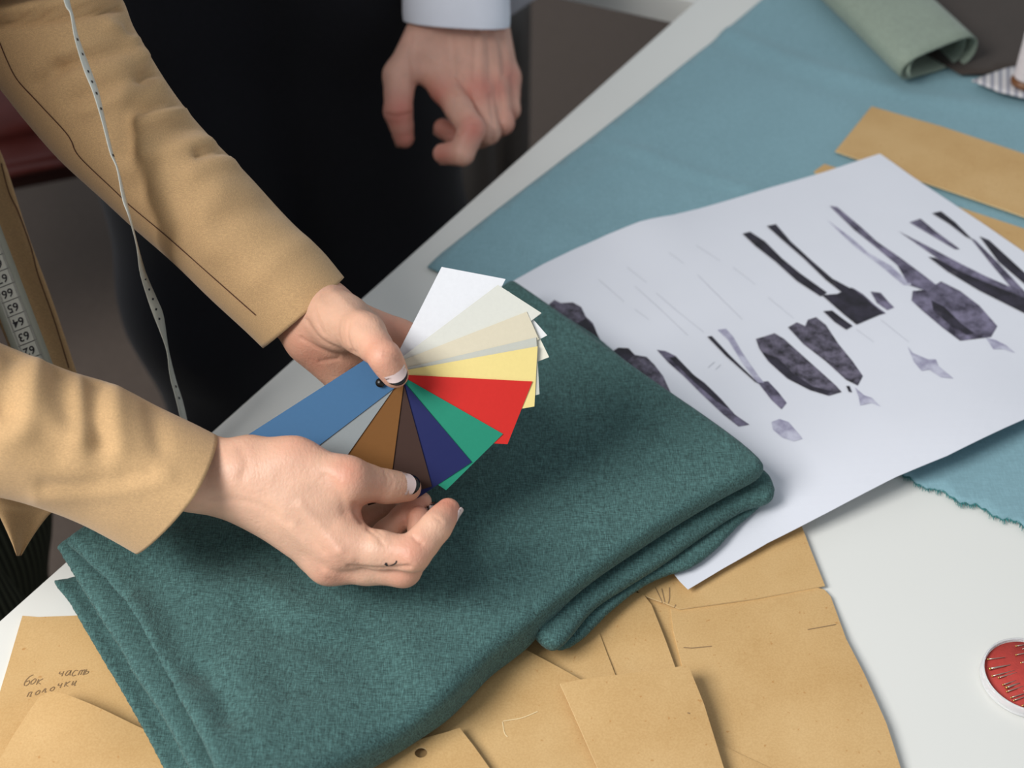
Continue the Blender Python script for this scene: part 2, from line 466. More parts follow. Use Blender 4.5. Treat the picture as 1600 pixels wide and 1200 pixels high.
# teal fabric
tp = [(668, 420), (690, 400), (760, 345), (860, 268), (900, 236), (1000, 158), (1100, 78), (1190, 2), (1300, -90), (1450, -170), (2300, 250), (2150, 1050)]
edge = [(2150, 1050)] + [(x, 825 + (x - 1600) * .41 + 3.2 * math.sin(x * .11) + 2 * math.sin(x * .37)) for x in range(1700, 1400, -8)] + [(1400, 746), (1100, 610), (900, 520)]
tw = wpoly(tp[:-1] + edge, .001)
twr = [(wpoly(s, .002), w, a) for s, w, a in [
    ([(960, 228), (1020, 250), (1090, 275), (1170, 300)], .006, .0028), ([(975, 245), (1060, 275), (1160, 307)], .005, -.0012),
    ([(900, 300), (960, 262), (1010, 240)], .012, .002), ([(880, 330), (950, 280)], .01, -.001),
    ([(1130, 50), (1250, 100), (1390, 140)], .010, .0025), ([(1420, 150), (1520, 165), (1620, 185)], .010, .0022), ([(1120, 70), (1230, 120), (1330, 150)], .012, -.001),
    ([(690, 410), (760, 355), (900, 245)], .006, .0015)]]
def teal_h(p):
    z = .0032 + .0009 * vnoise(p, 28, 3)
    for s, w, a in twr: z = z + a * np.exp(-(pline_dist(p, s) / w) ** 2)
    return TZ + np.maximum(z, .0022)
v, f = sheet_mesh(tw, .008, teal_h, .0014); teal = tag(obj('fabric_sheet', v, f, M['teal']), 'flat teal blue fabric spread along the white table edge', 'fabric')
# frayed threads on its near edge
parts = []
for x in np.arange(1402, 1690, 1.3):
    y = 825 + (x - 1600) * .41 + 3.2 * math.sin(x * .11) + 2 * math.sin(x * .37)
    a = P(x, y - 3, .0028); L = random.uniform(.001, .0045); dr = nrm(np.array([random.uniform(-.6, .6), -1, random.uniform(-.5, .15)]))
    b = a + dr * L; b[2] = max(b[2], TZ + .0005); parts.append(rod(a, b, .0003, .00015, 4))
tag(obj('frayed_edge', *join(parts), M['fray'], teal), 'frayed darker teal thread edge', kind='stuff')

# kraft pattern pieces
def kraft(px, h, label, lift=0, lifts=(), thick=.0010, holes=(), name='pattern_piece', group='kraft paper pattern pieces on the near table', wav=.0006, seed=0):
    poly = wpoly(px, h); lw = [(P(x, y, h)[:2], r, a) for x, y, r, a in lifts]
    def top(p):
        z = h + wav * (vnoise(p, 22, seed) + .4)
        for c, r, a in lw: z = z + a * np.exp(-(np.linalg.norm(p - c, axis=-1) / r) ** 2)
        return TZ + np.maximum(z, thick + .0002)
    for _ in range(3): poly = np.array([P(x, y, z - TZ)[:2] for (x, y), z in zip(px, top(poly))])
    hp = [wpoly(q, h) for q in holes]
    v, f = sheet_mesh(poly, .008, top, thick, hp)
    o = tag(obj(name, v, f, [M['kraft'], M['cut_edge']], smooth=False), label, 'pattern piece', group); o.data.shade_smooth()
    for p in o.data.polygons:
        if abs(p.normal.z) < .5: p.material_index = 1
    e = o.modifiers.new('e', 'EDGE_SPLIT'); e.split_angle = math.radians(50)
    return o, v, f
K = {}
K['note'] = kraft([(35, 962), (60, 964), (135, 961), (420, 955), (430, 1240), (-60, 1260), (0, 1080)], .0012, 'kraft piece with a handwritten pencil note at the lower left', lifts=((35, 962, .03, .001),), seed=1)
K['right'] = kraft([(1250, 815), (1268, 862), (1289, 915), (1180, 935), (1062, 951), (1045, 944), (1000, 928), (880, 760)], .0032, 'kraft piece poking out under the white sketch, its corner at the bare table', seed=2)
K['big'] = kraft([(1048, 951), (1100, 946), (1200, 930), (1272, 917), (1288, 921), (1298, 932), (1322, 998), (1350, 1052), (1385, 1130), (1412, 1215), (1430, 1290), (1080, 1290), (1066, 1040), (1052, 985)], .0016,
               'largest kraft piece at lower right, two pencil notches near its top', lifts=((1380, 1150, .05, .004), (1325, 1010, .04, .002)), seed=3)
K['base'] = kraft([(940, 860), (1060, 905), (1090, 960), (1100, 1060), (1180, 1290), (700, 1290), (640, 1000)], .0009, 'kraft piece lowest under the folded cloth, showing as a thin gap strip', seed=4)
K['mid2'] = kraft([(880, 900), (1005, 928), (1018, 945), (1034, 985), (1055, 1042), (1080, 1110), (900, 1110)], .0040, 'kraft piece right under the rolled cloth fold, thin dark line on its left', seed=5, lifts=((1040, 1000, .02, .0015),))
K['mid1'] = kraft([(790, 940), (900, 940), (935, 985), (948, 1020), (962, 1056), (990, 1120), (800, 1110), (780, 990)], .0050, 'shaded kraft piece in the notch between the two cloth folds', seed=6)
K['centre'] = kraft([(640, 960), (798, 1003), (850, 1030), (908, 1062), (960, 1110), (1020, 1290), (400, 1300), (420, 1150)], .0062, 'broad kraft sheet at bottom centre below the cloth, pale cut edge', lifts=((850, 1030, .05, .004),), thick=.0014, seed=7)
K['flap'] = kraft([(875, 1068), (905, 1062), (960, 1055), (1020, 1047), (1072, 1040), (1078, 1046), (1100, 1100), (1128, 1190), (1160, 1290), (975, 1290), (925, 1180)], .0085, 'kraft piece with worn pale corner lying on top at bottom', lifts=((1075, 1045, .06, .006), (880, 1070, .04, .003), (950, 1060, .05, .002)), seed=8)
K['tri'] = kraft([(1116, 1158), (1160, 1180), (1215, 1205), (1330, 1290), (1120, 1290)], .0034, 'small kraft corner showing at the bottom edge right of the worn piece', seed=9)
hole = [(658 + 10 * math.cos(a), 1180 + 8 * math.sin(a)) for a in np.linspace(0, 2 * math.pi, 16, endpoint=False)]
K['hole'] = kraft([(500, 1225), (560, 1184), (640, 1160), (700, 1143), (718, 1137), (740, 1165), (790, 1235), (840, 1300), (500, 1300)], .0092, 'kraft piece with a punched round hole at the bottom edge', holes=[hole], seed=10, lifts=((718, 1137, .04, .004),))
K['lfold'] = kraft([(-60, 1160), (0, 1114), (60, 1086), (120, 1090), (110, 1190), (60, 1290), (-80, 1290)], .0034, 'shaded kraft strip at the left frame edge under the lighter flap', seed=11, lifts=((60, 1086, .02, .001),))
K['lflap'] = kraft([(-40, 1250), (20, 1150), (60, 1090), (78, 1080), (100, 1084), (160, 1108), (226, 1140), (262, 1205), (300, 1300), (-60, 1300)], .0060, 'pale kraft flap raised at the bottom left corner', lifts=((80, 1085, .05, .006), (150, 1112, .03, .004)), seed=12)
# strips on the teal cloth
K['strip'] = kraft([(1305, 236), (1362, 166), (1470, 197), (1600, 240), (1760, 290), (1700, 380), (1600, 338), (1440, 283)], .0066, 'kraft paper strip lying on the teal fabric beyond the sketch corner', group='kraft paper strips on the teal fabric', name='paper_strip', seed=13)
K['strip2'] = kraft([(1272, 268), (1288, 256), (1500, 324), (1600, 357), (1740, 400), (1740, 520), (1500, 440)], .0056, 'kraft paper strip tucked under the sketch on the teal fabric', group='kraft paper strips on the teal fabric', name='paper_strip', seed=14)
# pencil marks and notches
def mark(key, strokes, mat, name, w):
    o, v, f = K[key]; b = bvh_of(v, f); ps = [decal_line(b, s, w, 14, .00025) for s in strokes]; ps = [p for p in ps if len(p[0]) > 2]
    if name == 'handwriting': return tag(obj(name, *join(ps), mat, o), kind='stuff')
    for p in ps: obj(name, *p, mat, o)
mark('big', [[(1068, 1012), (1082, 1013)], [(1080, 1013), (1112, 1010)], [(1262, 984), (1306, 976)], [(1046, 950), (1062, 947), (1150, 937), (1275, 915)]], M['graphite'], 'pencil_line', .0006)
mark('right', [[(1024, 918), (1032, 935), (1036, 944)], [(1034, 920), (1040, 947)], [(1046, 918), (1046, 935), (1043, 947)], [(1056, 945), (1046, 962)]], M['graphite'], 'pencil_line', .0006)
mark('flap', [[(1074, 1114), (1078, 1115)]], M['graphite'], 'pencil_line', .0007)
mark('centre', [[(785, 1128), (788, 1145), (793, 1152)], [(786, 1127), (815, 1122), (840, 1112)]], M['cut_edge'], 'scratch', .0006)
def hand_letters(key):
    S = []
    def put(x, y, sc, strokes, sl=-.14):
        jx, jy, js = rng.uniform(-.06, .06, 3)
        for s in strokes: S.append([(x + (a * 1.25 + (.5 + js) * b) * sc, y - b * sc * (1 + js * 2) + sl * a * sc + jy * 20) for a, b in s])
    b_ = [[(.7, 1.7), (.3, 1.5), (0, .8), (.1, .1), (.5, 0), (.7, .4), (.5, .8), (.1, .6)]]
    o_ = [[(.4, .9), (.05, .5), (.2, 0), (.6, .2), (.6, .7), (.4, .9)]]
    k_ = [[(0, .9), (.05, 0)], [(.6, .9), (.1, .45), (.65, 0)]]
    ch = [[(0, .9), (.05, .5), (.5, .5)], [(.5, .9), (.55, 0)]]
    a_ = [[(.6, .8), (.2, .9), (0, .3), (.3, 0), (.55, .5), (.6, .9), (.65, .1), (.85, .1)]]
    s_ = [[(.6, .8), (.2, .9), (0, .4), (.2, 0), (.6, .1)]]
    t_ = [[(0, .9), (0, 0)], [(0, .8), (.3, .9), (.35, 0)], [(.35, .8), (.65, .9), (.7, 0), (.9, .1)]]
    mz = [[(0, .9), (.02, 0), (.4, .05), (.4, .45), (.05, .45)]]
    p_ = [[(0, .9), (0, 0)], [(0, .8), (.4, .9), (.45, 0), (.65, .1)]]
    l_ = [[(0, 0), (.3, .9), (.5, 0), (.7, .1)]]
    i_ = [[(0, .9), (.02, .1), (.4, .6), (.45, .9), (.45, 0), (.65, .1)]]
    x = 36
    for g in (b_, o_, k_): put(x, 1071 - (x - 36) * .08, 9, g); x += 10
    x = 90
    for g in (ch, a_, s_, t_, mz): put(x, 1058 - (x - 90) * .12, 9, g); x += 10.5
    x = 42
    for g in (p_, o_, l_, o_, ch, k_, i_): put(x, 1089 - (x - 42) * .26, 8, g); x += 11.5
    return S
mark('note', hand_letters('note'), M['graphite'], 'handwriting', .0005)

# sketch sheet
pp = [(1375, 240), (1420, 272), (1480, 312), (1540, 352), (1605, 397), (1700, 462), (1800, 545), (1600, 655), (1480, 712), (1400, 745), (1300, 797), (1200, 848), (1130, 888), (1075, 921), (1062, 908), (1030, 868), (980, 800), (900, 650), (800, 440),
      (850, 412), (900, 388), (950, 366), (1000, 346), (1050, 336), (1120, 318), (1200, 294), (1290, 268)]
PH = .0082
pw = wpoly(pp, PH)
plift = [(P(x, y, PH)[:2], r, a) for x, y, r, a in [(1400, 745, .06, .006), (1500, 700, .06, .006), (1600, 655, .06, .006), (1300, 797, .05, .003), (1010, 345, .04, .005), (860, 405, .05, .001), (1375, 240, .05, .002)]]
def paper_h(p):
    z = PH + .0006 * vnoise(p, 14, 9)
    for c, r, a in plift: z = z + a * np.exp(-(np.linalg.norm(p - c, axis=-1) / r) ** 2)
    return TZ + z
for _ in range(3): pw = np.array([P(x, y, z - TZ)[:2] for (x, y), z in zip(pp, paper_h(pw))])
pv, pf = sheet_mesh(pw, .008, paper_h, .0003)
sk = tag(obj('sketch_sheet', pv, pf, M['paper'], smooth=False), 'large white sheet with ink-wash fashion sketches, its near half under green cloth', 'paper')
pb = bvh_of(pv, pf)
ink = [
 ('ink_dark', [(1160, 366), (1172, 363), (1195, 378), (1222, 405), (1250, 428), (1292, 458), (1282, 464), (1245, 440), (1212, 410), (1180, 385)]),
 ('ink_dark', [(1198, 354), (1212, 351), (1235, 378), (1270, 410), (1300, 436), (1330, 452), (1318, 460), (1290, 438), (1256, 405), (1225, 378)]),
 ('ink_dark', [(1284, 462), (1308, 460), (1330, 450), (1345, 462), (1380, 490), (1338, 508), (1318, 492)]),
 ('ink_mid', [(1332, 450), (1348, 460), (1368, 478), (1384, 490), (1376, 492), (1356, 478), (1340, 462)]),
 ('ink_mid', [(1360, 456), (1376, 458), (1388, 472), (1397, 481), (1386, 485), (1370, 474)]),
 ('ink_dark', [(1286, 487), (1300, 486), (1318, 500), (1332, 510), (1322, 516), (1304, 504)]),
 ('ink_mid', [(1296, 322), (1308, 324), (1345, 355), (1370, 378), (1405, 402), (1440, 428), (1462, 445), (1450, 456), (1420, 446), (1402, 415), (1370, 388), (1335, 360)]),
 ('ink_light', [(1292, 344), (1330, 372), (1356, 395), (1392, 416), (1425, 446), (1412, 446), (1375, 415), (1335, 385)]),
 ('ink_mid', [(1426, 455), (1450, 453), (1470, 440), (1500, 455), (1530, 478), (1558, 510), (1548, 527), (1500, 533), (1472, 512), (1440, 485), (1424, 470)]),
 ('ink_dark', [(1455, 470), (1475, 480), (1500, 505), (1522, 522), (1510, 524), (1480, 505), (1458, 485)]),
 ('ink_mid', [(1421, 348), (1438, 342), (1462, 362), (1500, 390), (1492, 390), (1455, 368)]),
 ('ink_dark', [(1456, 334), (1470, 331), (1492, 348), (1520, 376), (1508, 370), (1482, 350)]),
 ('ink_mid', [(1516, 372), (1524, 376), (1560, 412), (1600, 455), (1640, 500), (1630, 505), (1590, 462), (1550, 415)]),
 ('ink_dark', [(1530, 370), (1545, 376), (1580, 408), (1620, 445), (1660, 480), (1640, 482), (1600, 444), (1560, 410)]),
 ('ink_mid', [(1403, 361), (1412, 366), (1455, 388), (1500, 412), (1540, 432), (1600, 458), (1660, 490), (1590, 465), (1530, 442), (1470, 408)]),
 ('ink_dark', [(1450, 402), (1462, 404), (1500, 425), (1540, 442), (1600, 466), (1680, 500), (1680, 525), (1600, 490), (1530, 455), (1480, 425)]),
 ('ink_blot', [(1181, 530), (1195, 526), (1210, 521), (1225, 530), (1245, 548), (1275, 575), (1305, 602), (1315, 613), (1295, 619), (1265, 610), (1230, 592), (1200, 565), (1186, 545)]),
 ('ink_dark', [(1192, 552), (1215, 560), (1240, 585), (1270, 605), (1300, 612), (1292, 618), (1265, 609), (1232, 592), (1204, 568)]),
 ('ink_blot', [(1231, 512), (1245, 504), (1258, 510), (1262, 500), (1275, 496), (1290, 508), (1310, 538), (1332, 565), (1348, 588), (1340, 603), (1322, 594), (1290, 565), (1255, 538)]),
 ('ink_dark', [(1105, 527), (1112, 526), (1140, 556), (1185, 600), (1180, 598), (1135, 558)]),
 ('ink_light', [(1121, 516), (1134, 514), (1145, 526), (1160, 552), (1185, 588), (1195, 600), (1184, 600), (1160, 568), (1138, 532)]),
 ('ink_mid', [(1184, 598), (1200, 596), (1215, 612), (1229, 630), (1221, 640), (1205, 625)]),
 ('ink_mid', [(1026, 547), (1040, 549), (1056, 557), (1075, 580), (1100, 598), (1125, 622), (1148, 648), (1171, 664), (1154, 667), (1130, 648), (1095, 615), (1068, 588), (1044, 567)]),
 ('ink_dark', [(1046, 560), (1056, 558), (1085, 588), (1110, 608), (1140, 640), (1120, 628), (1085, 598)]),
 ('ink_blot', [(957, 550), (966, 544), (982, 545), (992, 555), (1010, 558), (1022, 570), (1036, 588), (1046, 610), (1058, 634), (1040, 632), (1000, 600), (970, 572)]),
 ('ink_dark', [(957, 550), (966, 544), (982, 545), (991, 555), (980, 564), (970, 556)]),
 ('ink_blot', [(856, 478), (866, 469), (876, 474), (895, 473), (908, 480), (915, 495), (926, 505), (932, 520), (945, 545), (952, 558), (920, 560), (880, 510)]),
 ('ink_dark', [(902, 506), (915, 498), (928, 510), (940, 540), (950, 556), (930, 550), (910, 525)]),
 ('ink_light', [(1205, 660), (1218, 655), (1232, 660), (1246, 676), (1254, 686), (1240, 690), (1222, 684), (1208, 672)]),
 ('ink_light', [(1418, 542), (1426, 552), (1450, 562), (1462, 562), (1466, 572), (1490, 592), (1470, 590), (1452, 578), (1440, 580), (1428, 566)]),
 ('ink_light', [(1336, 606), (1350, 618), (1362, 622), (1376, 636), (1362, 630), (1344, 634), (1342, 622)]),
 ('ink_dark', [(1322, 604), (1327, 604), (1331, 614), (1326, 613)]),
 ('ink_light', [(1540, 528), (1556, 532), (1572, 540), (1586, 552), (1568, 546), (1552, 546)]),
]
for m, poly in ink: obj('ink_stroke', *decal_poly(pb, poly, 9, .00035 if m != 'ink_dark' else .0006), M[m], sk)
for s in [[(935, 437), (975, 472)], [(980, 418), (1010, 442)], [(992, 448), (1030, 482), (1075, 525)], [(1025, 458), (1060, 488), (1100, 520)], [(1045, 395), (1068, 412)], [(1090, 430), (1130, 470), (1160, 500)],
          [(1088, 384), (1125, 408)], [(1145, 418), (1180, 445)], [(1200, 465), (1240, 498)], [(992, 484), (1014, 500)], [(1338, 515), (1365, 535)], [(1376, 500), (1420, 535)], [(1106, 575), (1116, 566)], [(1118, 578), (1126, 570)]]:
    obj('pencil_line', *decal_line(pb, s, .0006, 12, .0003), M['pencil'], sk)

# red needle wheel
nc = P(1606, 1058, .004); nd = empty('needle_case', (nc[0], nc[1], TZ)); tag(nd, 'round clear needle case with red disc at the right frame edge', 'needle case')
R0 = abs(nc[0] - P(1534, 1058, .004)[0])
z0 = TZ + .0003
obj('case_base', *lathe((nc[0], nc[1], z0), [(0, 0), (R0 * .97, 0), (R0, .0006), (R0, .002), (R0 * .96, .0026), (0, .0026)], 72), M['plastic'], nd)
obj('case_rim', *lathe((nc[0], nc[1], z0), [(R0 * .998, .0022), (R0 * .99, .0060), (R0 * .97, .0068), (R0 * .945, .0066), (R0 * .935, .0048), (R0 * .935, .0026)], 72), M['clear'], nd)
obj('rim_ring', *lathe((nc[0], nc[1], z0), [(R0 * .935, .0062), (R0 * .945, .0072), (R0 * .958, .0062)], 72), M['plastic'], nd)
obj('red_disc', *lathe((nc[0], nc[1], z0), [(R0 * .93, .0026), (R0 * .925, .0046), (R0 * .50, .0047), (R0 * .46, .0056), (0, .0058)], 72), M['red_foam'], nd)
segs = [((975, 522), (1080, 510)), ((985, 582), (1112, 558)), ((1000, 628), (1140, 592)), ((1040, 638), (1155, 605)), ((1068, 682), (1150, 655)), ((1088, 700), (1172, 672)), ((1092, 725), (1195, 690)), ((1118, 762), (1215, 732)), ((1135, 780), (1230, 748)), ((1190, 812), (1270, 790)), ((1150, 495), (1230, 480)), ((1180, 545), (1260, 525)), ((1150, 440), (1225, 428))]
for k, (a, b) in enumerate(segs):
    A, B = [P(1300 + q[0] / 4, 900 + q[1] / 4, .0056)[:2] for q in (a, b)]
    for half_turn in (0, 1):
        if half_turn: A, B = 2 * nc[:2] - A, 2 * nc[:2] - B
        if max(np.linalg.norm(A - nc[:2]), np.linalg.norm(B - nc[:2])) > R0 * .925: continue
        t = nrm(B - A); rr = .0007 if k in (1, 5) else .0004
        nn = obj('needle', *rod((*A, z0 + .0056), (*B, z0 + .0056), rr, rr * .5, 6), M['steel'], nd)
        obj('needle_eye', *rod((*(A - t * .0004), z0 + .0056), (*(A + t * .0007), z0 + .0056), rr * 1.3, rr * 1.2, 6), M['gold'], nn)

# sage fabric bundle (flat rolled), dark brown cloth, striped cloth, spool at the far right
def spiral_bundle():
    a, b = P(1397, 132, .010), P(1518, 92, .010); ax = nrm((P(1210, -60, .01) - P(1390, 130, .01)) * np.array([1, 1, 0])); wd = (b - a); wdh = np.linalg.norm(wd[:2]); wv = nrm(np.array([wd[0], wd[1], 0]))
    # flattened roll cross-section: outer loop then one inner turn
    prof = []; hw = wdh / 2
    for k in range(150):
        t = k / 149; ang = -math.pi * .35 + t * 2 * math.pi * 1.75; sh = 1 - .26 * t
        cx = math.cos(ang); sx = math.sin(ang)
        x = hw * sh * math.copysign(abs(cx) ** .55, cx); z = .017 * sh * math.copysign(abs(sx) ** .8, sx) + .0012 * math.sin(9 * t)
        prof.append((x, z))
    rings = []
    base = (a + b) / 2; base[2] = TZ + .0225
    for s in np.linspace(0, .42, 30):
        off = ax * s; ring = []
        for i, (x, z) in enumerate(prof):
            w = 1 + .10 * s / .42; q = base + off + wv * x * w; q = q + np.array([0, 0, z * (1 + .12 * math.sin(14 * s + x * 40))])
            q = q + ax * (-.006 * math.sin(i * .05)) ; ring.append(q)
        rings.append(np.array(ring))
    n = len(prof); V = np.concatenate(rings); Fc = [(i * n + k, i * n + k + 1, (i + 1) * n + k + 1, (i + 1) * n + k) for i in range(29) for k in range(n - 1)]
    V[:, 2] = np.maximum(V[:, 2], TZ + .0045)
    o = obj('fabric_bundle', V, Fc, M['sage']); m = o.modifiers.new('s', 'SOLIDIFY'); m.thickness = .0016; m.offset = 0
    tag(o, 'flat rolled bundle of sage green fabric with open end', 'fabric')
spiral_bundle()
bp = wpoly([(1290, -60), (1330, 20), (1420, 70), (1500, 118), (1535, 118), (1620, 100), (1800, 90), (1900, -200), (1350, -250)], .006)
def bh(p): return TZ + .0075 + .0012 * (vnoise(p, 20, 21) + .5)
tag(obj('fabric_sheet', *sheet_mesh(bp, .010, bh, .0014), M['brown_cloth']), 'dark brown fabric behind the sage roll at the far corner', 'fabric')
sp = wpoly([(1518, 128), (1545, 118), (1572, 108), (1640, 96), (1720, 120), (1700, 175), (1600, 154), (1560, 146)], .011)
def sh(p): return TZ + .0115 + .0016 * (vnoise(p, 70, 22) + .6)
tag(obj('striped_cloth', *sheet_mesh(sp, .006, sh, .0014), M['stripes']), 'small white and grey striped cloth under the spool at right', 'fabric')
sc_ = P(1596, 128, .016); spn = empty('thread_spool', (sc_[0], sc_[1], TZ + .0145)); tag(spn, 'wooden spool of pale thread cut by the right frame edge', 'thread spool')
zb = TZ + .0146; c0 = (sc_[0] + .004, sc_[1], zb)
obj('spool_core', *lathe(c0, [(0, 0), (.013, 0), (.0135, .003), (.007, .006), (.007, .050), (.0125, .053), (.0125, .058), (.004, .0585), (.004, .05)], 32), M['wood'], spn)
obj('thread_winding', *lathe(c0, [(.007, .006)] + [(.0115 + .0004 * (i % 2), .0065 + i * .0011) for i in range(39)] + [(.007, .050)], 32), M['thread'], spn)
obj('spool_label', *lathe(c0, [(.0042, .0587), (.0115, .0587), (.0118, .0583)], 32), M['thread'], spn)

# ================================================================== GREEN FOLDED CLOTH
def slab(px, hmid, ztop, zlow, r, vs, wob=0):
    w_ = np.array([P(q[0], q[1], q[2] if len(q) > 2 else hmid)[:2] for q in px]); poly = catmull(np.vstack([w_, w_[:1]]), len(px) * 5)[:-1]
    lo = np.array([*poly.min(0) - .006, TZ - .004]); hi = np.array([*poly.max(0) + .006, TZ + .066])
    ax = [np.arange(l, h + vs, vs) for l, h in zip(lo, hi)]
    X, Y = np.meshgrid(ax[0], ax[1], indexing='ij'); xy = np.stack([X, Y], -1)
    d2 = poly_sd(xy, poly); zt = ztop(xy, d2); zl = np.minimum(zlow(xy, d2), zt - .0060)
    Z = ax[2][None, None]
    q = np.maximum(Z - zt[..., None], zl[..., None] - Z) + r; dd = (d2 + r)[..., None] + 0 * Z
    fld = np.minimum(np.maximum(dd, q), 0) + np.hypot(np.maximum(dd, 0), np.maximum(q, 0)) - r
    v, f = surface_nets(fld, lo, vs); v = relax(v, f, 3)
    return v, f
top_px = [(800, 446), (850, 480), (900, 515), (1000, 590), (1100, 660), (1155, 700), (1184, 724), (1193, 738), (1180, 752), (1130, 778), (1065, 815), (1000, 857), (940, 898), (870, 950), (830, 982), (800, 1004), (765, 1030), (735, 1062), (700, 1097), (655, 1128), (600, 1163), (545, 1196), (490, 1230), (420, 1300),
          (370, 1290, .04), (332, 1200, .046), (298, 1135, .046), (262, 1072, .047), (228, 1010, .048), (205, 964, .048), (170, 918, .049), (130, 876, .050), (98, 843, .050), (106, 834, .052), (150, 815, .048), (260, 772), (410, 692), (610, 580), (760, 474)]
mid_px = [(1150, 716), (1196, 740), (1211, 766), (1203, 786), (1160, 800), (1100, 838), (1040, 880), (980, 918), (930, 952), (890, 1000), (868, 1017), (848, 1012), (815, 985), (760, 1000), (650, 1080), (500, 1190), (400, 1290), (335, 1285, .028), (292, 1205, .033), (255, 1130, .034), (205, 1055, .035), (188, 1022, .035), (160, 978, .036), (120, 912, .037), (92, 864, .038), (87, 850, .039), (130, 830, .034), (400, 690), (800, 470)]
low_px = [(1100, 740), (1190, 770), (1192, 792), (1150, 830), (1120, 862), (1080, 892), (1040, 905), (1000, 925), (950, 965), (915, 1000), (885, 1019), (862, 1018), (840, 1000), (700, 1030), (500, 1160), (380, 1290), (300, 1290), (258, 1210), (222, 1140), (185, 1075), (140, 1000), (105, 940), (82, 908), (120, 896), (400, 760), (800, 520)]
wr_top = [(wpoly(s, .044), w, a) for s, w, a in [
    ([(205, 960), (260, 1065), (332, 1200)], .010, .003), ([(225, 905), (262, 960), (290, 1040)], .018, -.0055), ([(318, 1050), (345, 1085), (362, 1130)], .006, -.0035), ([(170, 880), (260, 905), (400, 890)], .018, -.002), ([(395, 950), (440, 985), (500, 1000)], .009, -.0025), ([(400, 900), (460, 950), (520, 965)], .012, .002),
    ([(270, 860), (340, 830), (430, 850)], .012, .0022), ([(300, 905), (400, 930), (480, 985)], .014, .002), ([(380, 1040), (405, 1090), (415, 1150)], .012, .0022),
    ([(640, 1010), (680, 1050), (700, 1090)], .018, .003), ([(560, 1000), (600, 1060), (610, 1130)], .020, -.003), ([(870, 945), (1000, 850), (1180, 745)], .010, .002),
    ([(870, 640), (790, 720), (700, 800)], .016, .0015), ([(960, 560), (1020, 640), (1120, 700)], .02, .001), ([(460, 880), (560, 930), (680, 950)], .018, -.0015), ([(430, 1000), (520, 1030), (600, 1010)], .016, .0015), ([(480, 1120), (560, 1090), (640, 1060)], .014, .0018)]]
split = wpoly([(815, 990), (90, 845)], .03)
sn = nrm(np.array([-(split[1] - split[0])[1], (split[1] - split[0])[0]]))
near = lambda xy: ss((xy - split[0]) @ sn * (1 if (P(500, 1150, .03)[:2] - split[0]) @ sn > 0 else -1), -.005, .05)
def zt_top(xy, d2):
    z = .044 + .0018 * vnoise(xy, 30, 31) - .004 * near(xy)
    for s, w, a in wr_top: z = z + a * np.exp(-(pline_dist(xy, s) / w) ** 2)
    leftd = pline_dist(xy, wpoly([(98, 842), (203, 962), (332, 1200), (370, 1290)], .03))
    return TZ + z + .0115 * np.exp(-(leftd / .05) ** 2)
def zl_top(xy, d2):
    rd = pline_dist(xy, wpoly([(800, 1004), (735, 1062), (600, 1163), (420, 1300)], .02))
    ld = pline_dist(xy, wpoly([(98, 842), (203, 962), (332, 1200), (370, 1290)], .03))
    return TZ + .0275 + .0010 * vnoise(xy, 45, 33) - .017 * np.exp(-(rd / .03) ** 2) + .0170 * np.exp(-(ld / .05) ** 2)
gv = [slab(top_px, .034, zt_top, zl_top, .0075, .0024),
      slab(mid_px, .020, lambda xy, d: TZ + .0268 + .0010 * vnoise(xy, 45, 34) + .0135 * np.exp(-(pline_dist(xy, wpoly([(88, 846), (165, 985), (290, 1205)], .03)) / .045) ** 2), lambda xy, d: TZ + .0155 + .0012 * vnoise(xy, 40, 35) + .0175 * np.exp(-(pline_dist(xy, wpoly([(88, 846), (165, 985), (290, 1205)], .03)) / .045) ** 2), .0056, .0024),
      slab(low_px, .010, lambda xy, d: TZ + .0165 + .0012 * vnoise(xy, 40, 36) - .0055 * np.exp(-(pline_dist(xy, wpoly([(120, 895), (165, 985), (215, 1065), (275, 1190)], .012)) / .014) ** 2), lambda xy, d: TZ + .0094 + 0 * d, .0034, .0022)]
gv, gf = join(gv)
tag(obj('folded_cloth', gv, gf, M['linen']), 'thick folded dark green linen cloth lying under the hands', 'cloth')

# ================================================================== COLOUR FAN
DF = .808
def cdep(px, py, i): return DF - .0007 * i + 0 * py
fan = empty('colour_fan', tuple(D(600, 592, DF + .02))); tag(fan, 'fanned deck of colour sample cards held between both hands', 'colour fan')
def quad_card(c, q, i, label):
    f1, f2, n2, n1 = [np.array(p, float) for p in q]
    V = []; nu = 10
    for s in np.linspace(0, 1, nu):
        for p in (f1 + (n1 - f1) * s, f2 + (n2 - f2) * s): V.append(D(p[0], p[1], cdep(p[0], p[1], i) - .0012 * math.sin(math.pi * s)))
    nb = len(V); V += [v + FW * .00035 for v in V]; Fc = []
    for k in range(nu - 1):
        a, b, c_, d = 2 * k, 2 * k + 1, 2 * k + 3, 2 * k + 2
        Fc += [(a, b, c_, d), (a + nb, d + nb, c_ + nb, b + nb), (a, d, d + nb, a + nb), (b, b + nb, c_ + nb, c_)]
    Fc += [(0, nb, nb + 1, 1), (nb - 2, nb - 1, 2 * nb - 1, 2 * nb - 2)]
    o = obj('colour_card', V, Fc, m_card(label.replace(' ', '_'), c), fan, smooth=False); o['label'] = label
